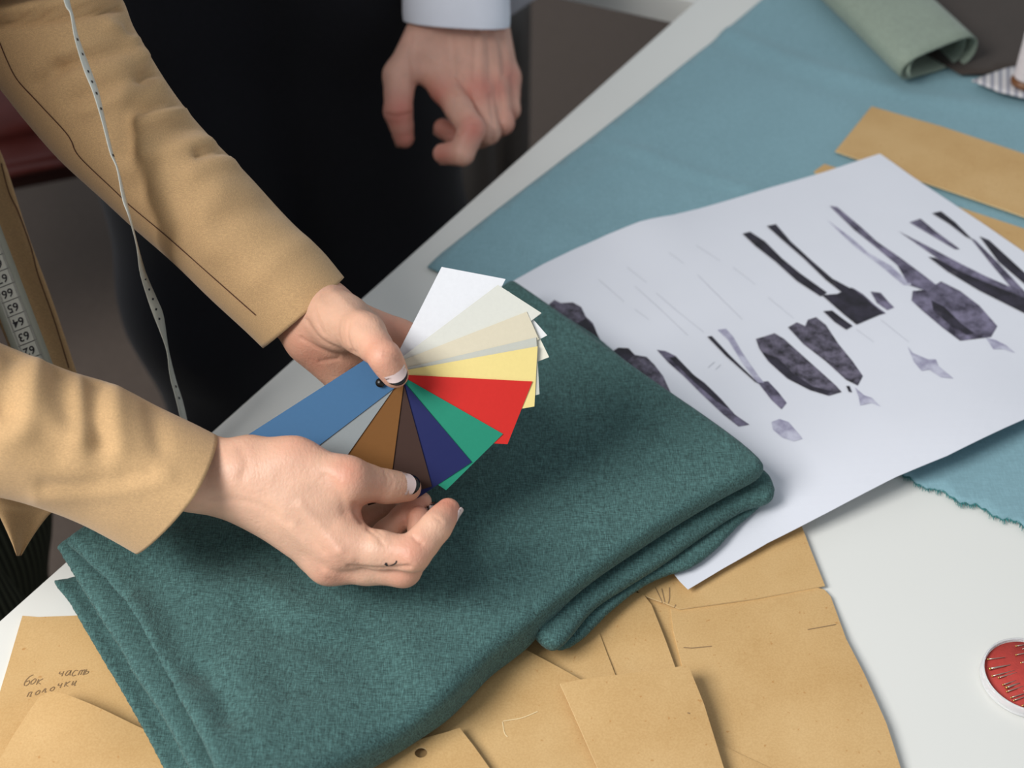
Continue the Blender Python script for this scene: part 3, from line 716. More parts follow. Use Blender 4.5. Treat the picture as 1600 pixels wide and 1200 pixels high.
cards = [
    ((224, 225, 229), [(690, 417), (790, 436), (715, 584), (615, 565)], 'white card'), ((218, 218, 214), [(782, 449), (846, 490), (686, 606), (622, 570)], 'offwhite card'),
    ((226, 226, 225), [(795, 455), (855, 524), (670, 620), (620, 566)], 'bright white card'), ((226, 222, 206), [(820, 480), (858, 558), (657, 636), (622, 565)], 'ivory card'),
    ((212, 212, 203), [(778, 445), (846, 489), (686, 611), (616, 567)], 'pale grey card'), ((212, 203, 180), [(823, 487), (842, 530), (657, 630), (621, 566)], 'cream card'),
    ((190, 191, 182), [(838, 527), (843, 616), (630, 666), (625, 577)], 'stone grey card'), ((230, 210, 138), [(840, 541), (835, 635), (620, 674), (625, 580)], 'yellow card'),
    ((200, 40, 34), [(832, 596), (793, 694), (585, 683), (622, 585)], 'red card'), ((32, 132, 106), [(786, 678), (697, 766), (552, 668), (632, 590)], 'green card'),
    ((26, 33, 84), [(737, 722), (650, 780), (538, 640), (625, 590)], 'navy card'), ((60, 40, 33), [(675, 760), (575, 790), (535, 615), (628, 590)], 'dark brown card'),
    ((116, 76, 34), [(607, 780), (510, 768), (548, 592), (632, 590)], 'ochre brown card'), ((136, 142, 144), [(500, 772), (412, 712), (540, 590), (622, 598)], 'mid grey card'),
    ((64, 104, 142), [(355, 700), (430, 748), (618, 605), (600, 543)], 'blue card')]
for i, (c, q, lab) in enumerate(cards): quad_card(c, q, i, lab)
rv = D(594, 598, cdep(594, 598, 16) - .0004); obj('rivet', *rod(rv + FW * .016, rv - FW * .0006, .0028, .0026, 16), M['black'], fan)

# ================================================================== HANDS
def hand_mesh(H, vs=.0011):
    """H: palm cones, fingers (chains) and extras in world space -> continuous mesh + flush attribute"""
    pts = np.array([q for s in H['palm'] for q in (s[0], s[1])] + [q for c in H['fingers'] for q, _ in c])
    lo = pts.min(0) - .03; hi = pts.max(0) + .03; G = grid(lo, hi, vs)
    pal = None
    for a, b, ra, rb in H['palm']:
        d = sd_cone(G, a, b, ra, rb); pal = d if pal is None else smin(pal, d, H.get('kp', .011))
    fin = None
    for ch in H['fingers']:
        c = None
        for (a, ra), (b, rb) in zip(ch[:-1], ch[1:]):
            # bones narrow in the middle of each phalanx, joints a little wider
            m = (a + b) / 2; rm = (ra + rb) / 2 * .965
            for p, q, r1, r2 in ((a, m, ra, rm), (m, b, rm, rb)):
                d = sd_cone(G, p, q, r1, r2); c = d if c is None else smin(c, d, .0035)
        fin = c if fin is None else smin(fin, c, .0016)
    fld = smin(pal, fin, H.get('kf', .008))
    v, f = surface_nets(fld, lo, vs); v = relax(v, f, 2); n = vnormals(v, f)
    if H.get('strokes'): v = emboss(v, n, H['strokes'])
    fl = np.zeros(len(v))
    for c, r, a in H['flush']: fl = np.maximum(fl, a * np.exp(-(((v - c) ** 2).sum(1)) / r ** 2))
    return v, f, fl
def chain(*q): return [(D(x, y, d), r) for x, y, d, r in q]
def cone(a, b): return (D(*a[:3]), D(*b[:3]), a[3], b[3])
def nail_mesh(a, b, r, nv, ln=.0115, back=.005, half=52, tip=True, wr=1.0, ra=None):
    """curved nail plate lying on the end of a finger bone a->b; nv = back-of-finger direction"""
    t = nrm(b - a); n = nrm(nv - t * (nv @ t)); s = np.cross(t, n); V, Fc, mi = [], [], []; nu, nw = 12, 13
    for i in range(nu):
        k = i / (nu - 1); x = -back + ln * k
        for j in range(nw):
            q = 2 * j / (nw - 1) - 1
            sh = 1 - .0 * q * q
            al = math.radians(half) * q * (1 if k < .75 else math.sqrt(max(.05, 1 - ((k - .75) / .25) ** 2 * .45))) * (1 if k > .2 else .8 + k)
            drop = max(0, x) ** 2 * 9 * (1.0 if k < .8 else 1)
            rr = (r * wr + .0006 - drop * .35) + max(0, -x) * ((ra or r) - r) / np.linalg.norm(b - a)
            xx = x - (.0022 * q * q if k > .5 else -.0018 * q * q * (1 - k * 2))
            V.append(b + t * xx + rr * (math.cos(al) * n * 1.0 + math.sin(al) * s))
    for i in range(nu - 1):
        for j in range(nw - 1):
            Fc.append((i * nw + j, i * nw + j + 1, (i + 1) * nw + j + 1, (i + 1) * nw + j)); mi.append(1 if (tip and i >= nu - 3) else 0)
    return np.array(V), Fc, mi
def add_nail(parent, ch, dirv, **kw):
    (a, r_a), (b, r) = ch[-2], ch[-1]; nv = RT * dirv[0] + UP * dirv[1] - FW * dirv[2]
    v, f, mi = nail_mesh(a, b, r, nv, ra=r_a, **kw); o = obj('fingernail', v, f, [M['nail'], M['black_polish']] if kw.get('tip', True) else [M['nail_bare']], parent)
    if kw.get('tip', True):
        for p, m in zip(o.data.polygons, mi): p.material_index = m
    sd = o.modifiers.new('s', 'SOLIDIFY'); sd.thickness = .0007; sd.offset = -1
    return o

# woman's right hand (nearer the viewer)
R = {}
th_r = chain((545, 749, .768, .0112), (602, 760, .782, .0090), (637, 762, .7905, .0077))
ix_r = chain((540, 853, .766, .0115), (645, 865, .757, .0094), (681, 823, .762, .0082), (700, 797, .772, .0067))
md_r = chain((515, 878, .778, .0118), (630, 889, .772, .0096), (662, 850, .792, .0080), (654, 809, .797, .0066))
rg_r = chain((503, 868, .795, .0112), (580, 858, .798, .0086), (630, 808, .804, .0069), (659, 784, .806, .0058))
pk_r = chain((488, 850, .808, .0100), (545, 832, .814, .0080), (578, 806, .817, .0068), (612, 792, .819, .0057))
R['fingers'] = [th_r, ix_r, md_r, rg_r, pk_r]
wr = (372, 745, .782)
R['palm'] = [cone((230, 720, .782, .0200), (305, 738, .782, .0195)), cone((305, 738, .782, .0195), (*wr, .0195)), cone((355, 757, .785, .0150), (400, 770, .785, .0150)),
             cone((385, 742, .774, .0155), (540, 850, .766, .0112)), cone((378, 755, .780, .0160), (515, 876, .778, .0115)), cone((378, 760, .790, .0150), (503, 868, .795, .0110)), cone((378, 755, .798, .0140), (488, 850, .808, .0100)),
             cone((400, 728, .780, .0150), (462, 722, .772, .0118)), cone((458, 722, .772, .0115), (545, 749, .764, .0108)), cone((440, 745, .775, .0150), (506, 782, .772, .0130)), cone((470, 780, .775, .0150), (522, 830, .772, .0115)), cone((518, 775, .774, .0080), (534, 812, .774, .0080))]
R['flush'] = [(D(x, y, d), r, a) for x, y, d, r, a in [(545, 735, .755, .012, .55), (606, 755, .76, .011, .5), (642, 862, .75, .011, .55), (698, 795, .77, .012, .8), (655, 805, .80, .013, .8), (655, 787, .81, .012, .8), (520, 895, .77, .013, .45), (532, 865, .76, .012, .35), (628, 905, .765, .012, .4), (465, 700, .765, .014, .3), (560, 800, .772, .012, .5), (385, 720, .77, .014, .2), (640, 765, .79, .010, .5)]]
R['strokes'] = [([(601, 740), (606, 748), (604, 758)], 2.0, -.0003), ([(609, 740), (614, 750), (611, 762)], 2.0, -.0003),
                ([(645, 838), (652, 845), (660, 850)], 2.2, -.0010), ([(680, 808), (690, 816)], 2.0, -.0006), ([(575, 826), (590, 838), (598, 850)], 3, -.0008), ([(586, 824), (597, 836)], 2.5, -.0006),
                ([(545, 885), (590, 889), (640, 885)], 3, -.0012), ([(555, 787), (556, 800), (565, 815)], 4, -.0010), ([(330, 775), (400, 788), (450, 815)], 6, -.0006),
                ([(470, 790), (510, 835), (530, 860)], 9, .0008), ([(440, 810), (480, 855), (510, 893)], 9, .0008), ([(470, 820), (505, 862)], 6, -.0006), ([(375, 700), (385, 725), (378, 745)], 8, -.0006), ([(510, 745), (530, 770), (540, 800)], 8, -.0008), ([(532, 862), (548, 872)], 9, .0008), ([(512, 893), (520, 897)], 9, .0008), ([(640, 876), (648, 882)], 8, .0006)]
rv_, rf_, rfl = hand_mesh(R)

# woman's left hand (beyond, thumb on the fan)
Lh = {}
th_l = chain((569, 522, .800, .0108), (601, 558, .779, .0086), (617, 585, .784, .0077))
ix_l = chain((630, 534, .862, .0105), (690, 545, .862, .0092), (722, 570, .850, .0082), (738, 590, .840, .0068))
md_l = chain((616, 556, .876, .0112), (672, 598, .876, .0094), (700, 628, .862, .0083), (712, 650, .848, .0069))
rg_l = chain((588, 588, .876, .0106), (640, 630, .876, .0090), (664, 652, .862, .0078), (672, 672, .848, .0066))
pk_l = chain((552, 606, .868, .0096), (594, 648, .868, .0078), (612, 668, .858, .0068), (620, 682, .848, .0058))
Lh['fingers'] = [th_l, ix_l, md_l, rg_l, pk_l]
Lh['palm'] = [cone((370, 405, .855, .0230), (440, 458, .855, .0215)), cone((440, 458, .855, .0215), (490, 494, .852, .0198)), cone((497, 484, .850, .0160), (630, 534, .862, .0102)), cone((498, 495, .856, .0165), (616, 556, .876, .0108)), cone((495, 512, .858, .0160), (588, 588, .876, .0102)), cone((490, 525, .855, .0150), (552, 606, .868, .0095)),
              cone((500, 482, .845, .0160), (535, 505, .828, .0155)), cone((530, 503, .826, .0150), (569, 522, .800, .0108)), cone((560, 510, .838, .0095), (612, 528, .858, .0090)), cone((490, 535, .848, .0120), (540, 585, .855, .0110)), cone((500, 515, .845, .0150), (548, 545, .845, .0130))]
Lh['flush'] = [(D(x, y, d), r, a) for x, y, d, r, a in [(604, 558, .78, .013, .7), (619, 592, .795, .013, .8), (572, 520, .80, .012, .35), (490, 550, .84, .022, .55), (620, 520, .85, .02, .6), (475, 525, .84, .018, .4), (540, 560, .84, .02, .4), (520, 470, .84, .015, .3)]]
Lh['strokes'] = [([(600, 548), (610, 552), (620, 556)], 1.8, -.0005), ([(600, 556), (612, 559), (624, 564)], 1.8, -.0005), ([(545, 505), (542, 525), (550, 548)], 3, -.0007), ([(530, 500), (528, 520), (534, 540)], 2.5, -.0005), ([(538, 498), (536, 522), (542, 545)], 2.2, -.0004),
                 ([(478, 500), (500, 530), (535, 548), (555, 552)], 3.5, -.0010), ([(470, 528), (500, 545), (530, 555)], 3, -.0007), ([(490, 480), (496, 500), (505, 520)], 4, -.0006), ([(505, 460), (520, 490)], 6, -.0004), ([(500, 565), (530, 560)], 3, -.0006), ([(520, 455), (560, 490), (590, 505)], 7, .0006)]
lv_, lf_, lfl = hand_mesh(Lh)

# man's hand
Mh = {}
dm = 1.235
th_m = chain((624, 118, dm - .018, .0130), (622, 174, dm - .022, .0122), (632, 216, dm - .016, .0085))
ix_m = chain((697, 138, dm - .012, .0130), (737, 202, dm - .048, .0114), (722, 240, dm - .050, .0100), (692, 240, dm - .040, .0086))
md_m = chain((746, 140, dm - .008, .0130), (762, 206, dm - .020, .0108), (726, 222, dm + .012, .0095), (692, 200, dm + .010, .0085))
rg_m = chain((772, 134, dm + .002, .0122), (785, 192, dm - .006, .0102), (752, 214, dm + .024, .0090), (722, 196, dm + .024, .0080))
pk_m = chain((793, 122, dm + .016, .0108), (797, 172, dm + .012, .0088), (776, 196, dm + .034, .0078), (752, 184, dm + .036, .0070))
Mh['fingers'] = [th_m, ix_m, md_m, rg_m, pk_m]
Mh['palm'] = [cone((715, -110, dm, .028), (713, -40, dm, .027)), cone((690, -45, dm, .022), (697, 138, dm - .012, .0125)), cone((712, -45, dm, .022), (746, 140, dm - .008, .0125)), cone((735, -40, dm + .002, .021), (772, 134, dm + .002, .0120)), cone((745, -35, dm + .006, .020), (793, 122, dm + .016, .0105)),
              cone((676, 24, dm - .002, .0155), (624, 118, dm - .018, .0128)), cone((672, 60, dm - .006, .014), (672, 115, dm - .008, .011)), cone((730, 20, dm, .018), (730, 110, dm - .004, .014))]
Mh['kp'] = .013
Mh['flush'] = [(D(x, y, d), r, a) for x, y, d, r, a in [(750, 140, dm - .02, .014, .65), (738, 202, dm - .06, .013, .7), (622, 178, dm - .03, .018, .7), (632, 215, dm - .02, .012, .7), (690, 150, dm - .02, .016, .6), (775, 140, dm - .01, .013, .5), (700, 200, dm, .02, .6), (690, 240, dm - .05, .012, .6), (790, 195, dm, .014, .6), (800, 120, dm, .014, .5)]]
Mh['strokes'] = [([(748, 30), (752, 80), (752, 130)], 5, .0012), ([(768, 35), (776, 80), (778, 125)], 4, .0011), ([(785, 40), (793, 80), (797, 115)], 4, .0009), ([(740, 40), (742, 90), (740, 125)], 3.5, -.0010), ([(760, 40), (765, 90), (766, 125)], 3.5, -.0010), ([(780, 45), (786, 90), (788, 115)], 3.5, -.0009), ([(705, 50), (710, 100), (712, 130)], 5, .0009),
                 ([(690, 138), (712, 143), (730, 150)], 3, -.0007), ([(712, 120), (725, 135), (735, 158)], 3, -.0009), ([(720, 118), (735, 140), (742, 165)], 2.5, .0009), ([(640, 60), (645, 100), (648, 130)], 5, -.0012), ([(600, 178), (622, 182), (645, 176)], 2.5, -.0008), ([(720, 205), (735, 196), (750, 200)], 2.5, -.0006), ([(700, 210), (715, 213)], 2.5, -.0008), ([(655, 80), (690, 100), (720, 95)], 5, .0005), ([(752, 140), (755, 146)], 7, .0012), ([(766, 150), (770, 190), (768, 220)], 3, -.0012), ([(783, 145), (785, 180), (782, 205)], 3, -.001)]
mv_, mf_, mfl = hand_mesh(Mh, .0014)

def body(name, lst, mat, parent, extra=()):
    V, Fc = join([(v, f) for v, f, _ in lst] + list(extra)); o = obj(name, V, Fc, mat, parent)
    a = o.data.attributes.new('flush', 'FLOAT', 'POINT'); fl = np.concatenate([x[2] for x in lst] + [np.zeros(len(e[0])) for e in extra]); a.data.foreach_set('value', fl.astype(np.float32)); return o
def coarse(segs, vs=.012, k=.03):
    pts = np.array([q for s in segs for q in s[:2]]); lo = pts.min(0) - .14; G = grid(lo, pts.max(0) + .14, vs); d = None
    for a, b, ra, rb in segs: x = sd_cone(G, a, b, ra, rb); d = x if d is None else smin(d, x, k)
    v, f = surface_nets(d, lo, vs); return relax(v, f, 2), f

# ---------------- woman
wom = empty('person', (-.50, .02, 0)); tag(wom, 'person in a camel tan jacket holding the colour fan with both hands', 'person')
shL, shR = np.array([-.47, .22, 1.30]), np.array([-.50, -.17, 1.30])
elL, elR = D(20, 20, .855), D(-260, 600, .76)
bw = body('body', [(rv_, rf_, rfl), (lv_, lf_, lfl)], M['skin_w'], wom,
          [coarse([(D(400, 425, .855), elL, .024, .034), (elL, shL, .036, .042), (D(240, 715, .782), elR, .024, .034), (elR, shR, .036, .042), (shL + np.array([0, -.03, 0]), shR + np.array([0, .03, 0]), .055, .055),
                   (np.array([-.50, .02, 1.28]), np.array([-.56, .02, .95]), .085, .08), (np.array([-.49, .02, 1.30]), np.array([-.46, .02, 1.40]), .05, .048)])])
add_nail(bw, th_r, (.0, .42, 1), ln=.0150, back=.0118, half=50)
add_nail(bw, ix_r, (.9, -.45, -.25), ln=.0110, back=.004)
add_nail(bw, md_r, (.9, .2, -.7), ln=.0105, back=.004)
add_nail(bw, rg_r, (.75, -.5, -.2), ln=.0105, back=.004)
add_nail(bw, pk_r, (.2, .8, -.4), ln=.009, back=.003)
add_nail(bw, th_l, (.38, -.22, 1), ln=.0120, back=.0080, half=50)
for c in (ix_l, md_l, rg_l, pk_l): add_nail(bw, c, (.4, -.6, -.6), ln=.010, back=.004)
rb = bvh_of(rv_, rf_)
tat = [decal_line(rb, [(601, 881), (606, 884), (612, 883), (618, 880), (620, 876)], .0008, 14, .0002), decal_line(rb, [(603, 879), (605, 884)], .0011, 5, .0002)]
o = obj('tattoo', *join(tat), M['print'], bw); o['label'] = 'tiny dark line tattoo on the index finger'

# jacket: two sleeves, upper arms, hanging front panels
sl_l = [(-200, -260, -420, -120, .86, .050, 0, 0), (60, -120, -180, -10, .858, .052, 0, 0), (178, -20, -70, 62, .856, .052, 0, 0), (212, 48, -12, 125, .855, .050, 5, 3), (262, 132, 40, 190, .855, .047, 5, 3), (328, 214, 105, 262, .855, .044, 5, 4), (398, 284, 190, 340, .855, .041, 5, 4), (458, 350, 275, 416, .855, .038, 4, 3), (505, 394, 348, 484, .855, .035, 3, 2), (538, 433, 411, 544, .855, .032, 4, 0)]
st_l = [([(-30, 34), (60, 28), (120, 20), (188, 8)], 5, -.0055), ([(-30, 20), (60, 14), (120, 6), (185, -8)], 8, .0060), ([(205, 45), (190, 62), (120, 85), (60, 130)], 9, -.0035), ([(215, 70), (150, 85), (90, 105)], 7, -.004), ([(225, 62), (160, 70), (100, 88)], 8, .003), ([(228, 90), (205, 60), (170, 40)], 7, .003), ([(235, 110), (180, 130), (120, 160)], 10, -.003), ([(250, 125), (190, 150), (130, 170)], 9, .003),
        ([(290, 160), (250, 165), (225, 172)], 6, -.004), ([(300, 172), (255, 178), (215, 190)], 9, .004), ([(225, 130), (205, 175), (195, 240)], 10, -.003), ([(265, 118), (240, 112), (228, 120)], 6, -.003), ([(365, 236), (335, 236), (310, 240)], 6, -.004), ([(375, 250), (330, 256), (300, 270)], 10, .003), ([(340, 225), (290, 225), (230, 240)], 10, .003), ([(290, 195), (250, 230), (215, 290)], 14, -.003),
        ([(430, 320), (380, 330), (340, 350)], 14, -.0016), ([(340, 300), (320, 340), (330, 390)], 16, .0018), ([(480, 375), (440, 400), (400, 440)], 14, .0012)]
up_l = [(elL + np.array([.012, -.002, .004]), .058), ((elL + shL) / 2, .066), (shL, .075)]
def tube_world(path, n=40, seed=3, noise=.002, sq=1.0):
    P_ = catmull([np.append(p, r) for p, r in path], 26); rings = []
    for i, q in enumerate(P_):
        t = nrm(P_[min(i + 1, 25)][:3] - P_[max(i - 1, 0)][:3]); u = nrm(np.cross(t, (0, 1, .01))); w = np.cross(t, u)
        rings.append(np.array([q[:3] + q[3] * (math.cos(a) * u + sq * math.sin(a) * w) for a in np.linspace(0, 2 * math.pi, n, endpoint=False)]))
    v, f = loft(rings); nn = vnormals(v, f); c = np.repeat(P_[:, :3], n, 0)
    if ((v - c) * nn).sum() < 0: f = [q[::-1] for q in f]; nn = -nn
    return v + nn * (noise * np.sin(v[:, 2] * 150 + 20 * v[:, 0]))[:, None], f
slv = tube_px(sl_l, 110, 90, strokes=[(p, w * 1.5, a * 1.15) for p, w, a in st_l], noise=.0008, pend=1.7)
sl_r = [(-420, 440, -430, 700, .745, .050, 0, 0), (-200, 485, -210, 735, .755, .050, 4, 0), (-60, 515, -80, 762, .765, .048, 6, 0), (30, 548, 10, 779, .770, .046, 8, 0), (110, 580, 70, 797, .774, .043, 12, 2), (180, 603, 120, 817, .777, .040, 16, 3), (250, 637, 168, 841, .780, .041, 20, 5), (338, 680, 213, 866, .782, .041, 26, 4)]
st_r = [([(30, 540), (20, 570), (10, 640)], 14, -.005), ([(60, 560), (48, 600), (40, 660)], 14, .004), ([(95, 580), (100, 610), (112, 650)], 14, -.004), ([(125, 590), (128, 640), (130, 680)], 10, .003), ([(150, 600), (152, 650), (155, 690)], 13, -.005), ([(175, 605), (178, 660), (185, 700)], 12, .003), ([(0, 680), (60, 672), (130, 700)], 16, .003), ([(0, 640), (40, 655), (90, 700)], 14, -.003),
        ([(240, 640), (245, 670), (250, 695)], 10, -.0025), ([(60, 775), (130, 770), (200, 762), (260, 745)], 8, .0015), ([(70, 760), (140, 757), (230, 740)], 8, -.0018), ([(-40, 560), (-20, 620), (-30, 700)], 15, -.004), ([(0, 700), (80, 735), (170, 745)], 12, .0015)]
srv = tube_px(sl_r, 100, 90, strokes=[(p, w * 1.8, a * .9) for p, w, a in st_r], noise=.0008, pend=1.5)
up_r = tube_world([(elR + np.array([.01, 0, .0]), .056), ((elR + shR) / 2, .066), (shR, .075)])
upl = tube_world(up_l)
# torso shell of the jacket, off to the left
def torso(c0, c1, a0, b0, a1, b1, n=48, m=22, open_=0):
    rings = []
    for k in np.linspace(0, 1, m):
        c = c0 + (c1 - c0) * k; a = a0 + (a1 - a0) * k; b = b0 + (b1 - b0) * k
        rings.append(np.array([c + np.array([a * math.cos(t), b * math.sin(t), .0]) for t in np.linspace(0, 2 * math.pi, n, endpoint=False)]))
    return loft(rings)
tor = torso(np.array([-.60, .02, .78]), np.array([-.50, .02, 1.34]), .125, .19, .10, .20)
jk = empty('jacket', (-.5, .02, .8)); jk.parent = wom; jk.location = (0, 0, .8)
def jpart(name, vf, th=.0018):
    o = obj(name, *vf, M['tan'], jk); s = o.modifiers.new('s', 'SOLIDIFY'); s.thickness = th; s.offset = -1; return o
jl = jpart('sleeve', slv); jr = jpart('sleeve', srv); jpart('upper_sleeve', upl); jpart('upper_sleeve', up_r); jpart('jacket_torso', tor)
jk['label'] = 'camel tan jacket'
def panel(px, th=.004, amp=.004, seed=5):
    """hanging jacket front: left/right outlines with depth, rounded thick cloth"""
    S = catmull(px, 40); rings = []
    for ax, ay, bx, by, d0, d1 in S:
        ring = []
        m = 24
        for k in range(m): t = k / (m - 1); q = D(ax + (bx - ax) * t, ay + (by - ay) * t, d0 + (d1 - d0) * t - amp * math.sin(t * math.pi * 1.5 + 1)); ring.append(q - FW * th / 2 * math.sqrt(max(.02, 1 - (2 * t - 1) ** 8)))
        for k in range(m - 1, -1, -1): t = k / (m - 1); q = D(ax + (bx - ax) * t, ay + (by - ay) * t, d0 + (d1 - d0) * t - amp * math.sin(t * math.pi * 1.5 + 1)); ring.append(q + FW * th / 2 * math.sqrt(max(.02, 1 - (2 * t - 1) ** 8)))
        rings.append(np.array(ring))
    v, f = loft(rings); n = len(rings[0]); return v, [q[::-1] for q in f] + [tuple(range(n)), tuple(range(len(v) - n, len(v)))[::-1]]
pn = panel([(-260, 60, -60, 60, .90, .93), (-160, 180, -18, 195, .93, .945), (-110, 260, 8, 255, .945, .955), (-60, 360, 45, 370, .95, .955), (-20, 460, 82, 470, .955, .955), (20, 560, 122, 590, .955, .955), (40, 640, 140, 660, .955, .955)])
pno = obj('front_panel', *pn, M['tan'], jk)
pn2 = panel([(-260, 600, 60, 640, .84, .86), (-120, 700, 95, 745, .85, .87), (-20, 775, 92, 790, .86, .88), (-4, 800, 75, 806, .863, .88), (14, 838, 54, 834, .866, .877), (27, 868, 33, 868, .87, .872)])
obj('front_panel', *pn2, M['tan'], jk)
lb = bvh_of(*slv)
sm = obj('seam', *decal_line(lb, [(0, 66), (12, 95), (28, 125), (60, 160), (100, 203), (112, 220), (125, 245), (180, 298), (205, 322), (260, 368), (330, 430), (400, 492)], .0009, 80, .0004), M['seam'], jl)
pb2 = bvh_of(*pn); obj('seam', *decal_line(pb2, [(2, 255), (14, 300), (28, 330), (48, 385), (60, 430), (85, 500), (108, 575)], .0008, 30, .0004), M['seam'], pno)
# trousers
def legs(cs, z1, mat, parent, a, b, name='trousers', hip=None):
    parts = []
    for (x0, y0), (x1, y1) in cs:
        rings = []
        for k in np.linspace(0, 1, 40):
            z = .02 + (z1 - .02) * k; r = 1 - .30 * (1 - k) ** 1.2
            rings.append(np.array([(x0 + (x1 - x0) * k + a * r * math.cos(t) * (1 + .02 * math.sin(z * 26 + t * 3)), y0 + (y1 - y0) * k + b * r * math.sin(t) * (1 + .02 * math.sin(z * 31 + t * 2)), z) for t in np.linspace(0, 2 * math.pi, 48, endpoint=False)]))
        v, f = loft(rings); parts.append((v, f))
    if hip: parts.append(hip)
    return obj(name, *join(parts), mat, parent)
def trousers(parent, mat, hips, knees, feet, top, rr):
    sg = [(np.array(top[0]), np.array(top[1]), top[2], top[2])]
    for h, k, f_ in zip(hips, knees, feet):
        sg += [(np.array(h), np.array(k), rr[0], rr[1]), (np.array(k), np.array(f_), rr[1], rr[2])]
    v, f = coarse(sg, .011, .06); n = vnormals(v, f)
    v = v + n * (.002 * np.sin(v[:, 2] * 34 + 3 * np.sin(v[:, 0] * 20)) * ss(v[:, 2], 1.0, .5))[:, None]
    return obj('trousers', v, f, mat, parent)
trousers(wom, M['olive'], [(-.50, -.075, .86), (-.53, .12, .86)], [(-.48, -.075, .48), (-.53, .12, .48)], [(-.50, -.075, .14), (-.53, .12, .14)], [(-.54, -.04, .92), (-.54, .08, .92), .115], (.115, .098, .075))
for y in (-.075, .12):
    obj('shoe', *coarse([(np.array([-.50, y, .035]), np.array([-.36, y, .028]), .036, .03), (np.array([-.53, y, .04]), np.array([-.50, y, .06]), .036, .036)], .008, .02), M['black'], wom)

# ---------------- man
man = empty('person', (-.22, .46, 0)); tag(man, 'person in dark navy trousers and white shirt cuff standing with a hanging hand', 'person')
arm = [(D(714, -90, dm), D(716, -700, dm - .02), .030, .045)]
bm_ = body('body', [(mv_, mf_, mfl)], M['skin_m'], man, [coarse([(D(714, -60, dm), D(714, -420, dm - .0), .026, .04)])])
add_nail(bm_, th_m, (-.7, .1, -.6), tip=False, ln=.013, back=.006)
for c in (ix_m, md_m, rg_m, pk_m): add_nail(bm_, c, (-.3, -.5, -.8), tip=False, ln=.011, back=.005)
cuff = tube_px([(640, -800, 830, -800, dm, .06, 0, 0), (634, -500, 812, -500, dm, .054, 0, 0), (630, -200, 800, -200, dm, .046, 0, 0), (629, -80, 796, -80, dm, .042, 0, -2), (629, -20, 797, -8, dm, .041, 0, -3), (629, 18, 798, 28, dm, .041, 0, -6), (630, 31, 797, 41, dm, .041, 0, 8)], 70, 80, 2.3, noise=.0006)
co = obj('shirt_sleeve', *cuff, M['shirt'], man); s = co.modifiers.new('s', 'SOLIDIFY'); s.thickness = .0016; s.offset = -1
trousers(man, M['navy'], [(-.335, .50, .92), (-.160, .52, .92)], [(-.322, .45, .45), (-.135, .50, .48)], [(-.31, .46, .15), (-.130, .52, .15)], [(-.33, .52, 1.0), (-.16, .53, 1.0), .112], (.118, .082, .068))
st = obj('shirt', *torso(np.array([-.245, .53, 1.05]), np.array([-.245, .55, 1.48]), .175, .118, .20, .12), M['shirt'], man)
for x in (-.31, -.135):
    obj('shoe', *coarse([(np.array([x, .49, .035]), np.array([x, .34, .028]), .040, .034), (np.array([x, .52, .04]), np.array([x, .49, .06]), .04, .04)], .008, .02), M['black'], man)

# ================================================================== TAPE MEASURE
tape = empty('tape_measure', tuple(D(30, 560, .92) * np.array([1, 1, 0]) + np.array([0, 0, TZ]))); tag(tape, 'white tape measure hanging over the jacket front and sleeve', 'tape measure')
def ribbon(st, n=120):
    S = catmull(st, n); V = []
    for x, y, wx, wy, d, dd in S:
        wx, wy = wx * .85, wy * .85; V += [D(x - wx, y - wy, d - dd), D(x + wx, y + wy, d + dd)]
    return np.array(V), [(2 * i, 2 * i + 1, 2 * i + 3, 2 * i + 2) for i in range(n - 1)]
# centre, half-width vector (px), depth, half depth spread: the band twists as it hangs
r1 = ribbon([(-1180, -1270, 36, -12, .52, .0), (-430, -760, 20, 2, .63, .004), (-60, -420, 9, 2, .71, .006), (40, -260, 7, 2, .74, .006), (80, -110, 6, 2, .755, .006), (104, 0, 5, 1, .770, .007), (112, 22, 2.5, 1, .772, .0085), (120, 60, 4, 1, .775, .008), (136, 108, 6, 0, .780, .006), (150, 145, 5, 0, .783, .007), (162, 190, 3, 0, .787, .008), (174, 238, 2.5, 0, .791, .0085), (184, 265, 1.5, 1, .793, .009), (194, 310, 3, -1, .797, .0085), (203, 340, 1.5, 0, .800, .009), (214, 383, 1.2, 0, .822, .009), (223, 425, 5, 0, .845, .007), (236, 462, 8, 0, .862, .005), (246, 488, 9, -1, .872, .004), (254, 515, 5, -2, .882, .007), (262, 548, 1.5, -1, .893, .009), (270, 590, 5, 3, .903, .007), (280, 625, 6, 2, .912, .007), (288, 660, 6, 2, .92, .007), (300, 720, 6, 2, .93, .007)])
o = obj('hanging_band', *r1, M['tape'], tape); s = o.modifiers.new('s', 'SOLIDIFY'); s.thickness = .0005; s.offset = 0
tb = bvh_of(*r1)
for q in [(120, 62), (128, 85), (137, 112), (143, 128), (150, 146), (157, 170), (176, 243), (226, 436), (232, 452), (238, 467), (243, 483), (248, 498), (274, 604), (279, 622)]:
    m_ = decal_line(tb, [(q[0] - 1.3, q[1] - .5), (q[0] + 1.3, q[1] + .5)], .0014, 5, .0005)
    if len(m_[0]) > 2: obj('figure', *m_, M['print'], tape)
r2 = ribbon([(-72 + 20, 235, 24, -9.5, .9255, 0), (-190, -60, 26, -10, .86, 0), (-480, -420, 30, -11, .74, 0), (-860, -800, 35, -12, .62, 0), (-1180, -1240, 40, -12, .52, 0)], 60)
o = obj('neck_band', *r2, M['tape'], tape); s = o.modifiers.new('s', 'SOLIDIFY'); s.thickness = .0005; s.offset = 0
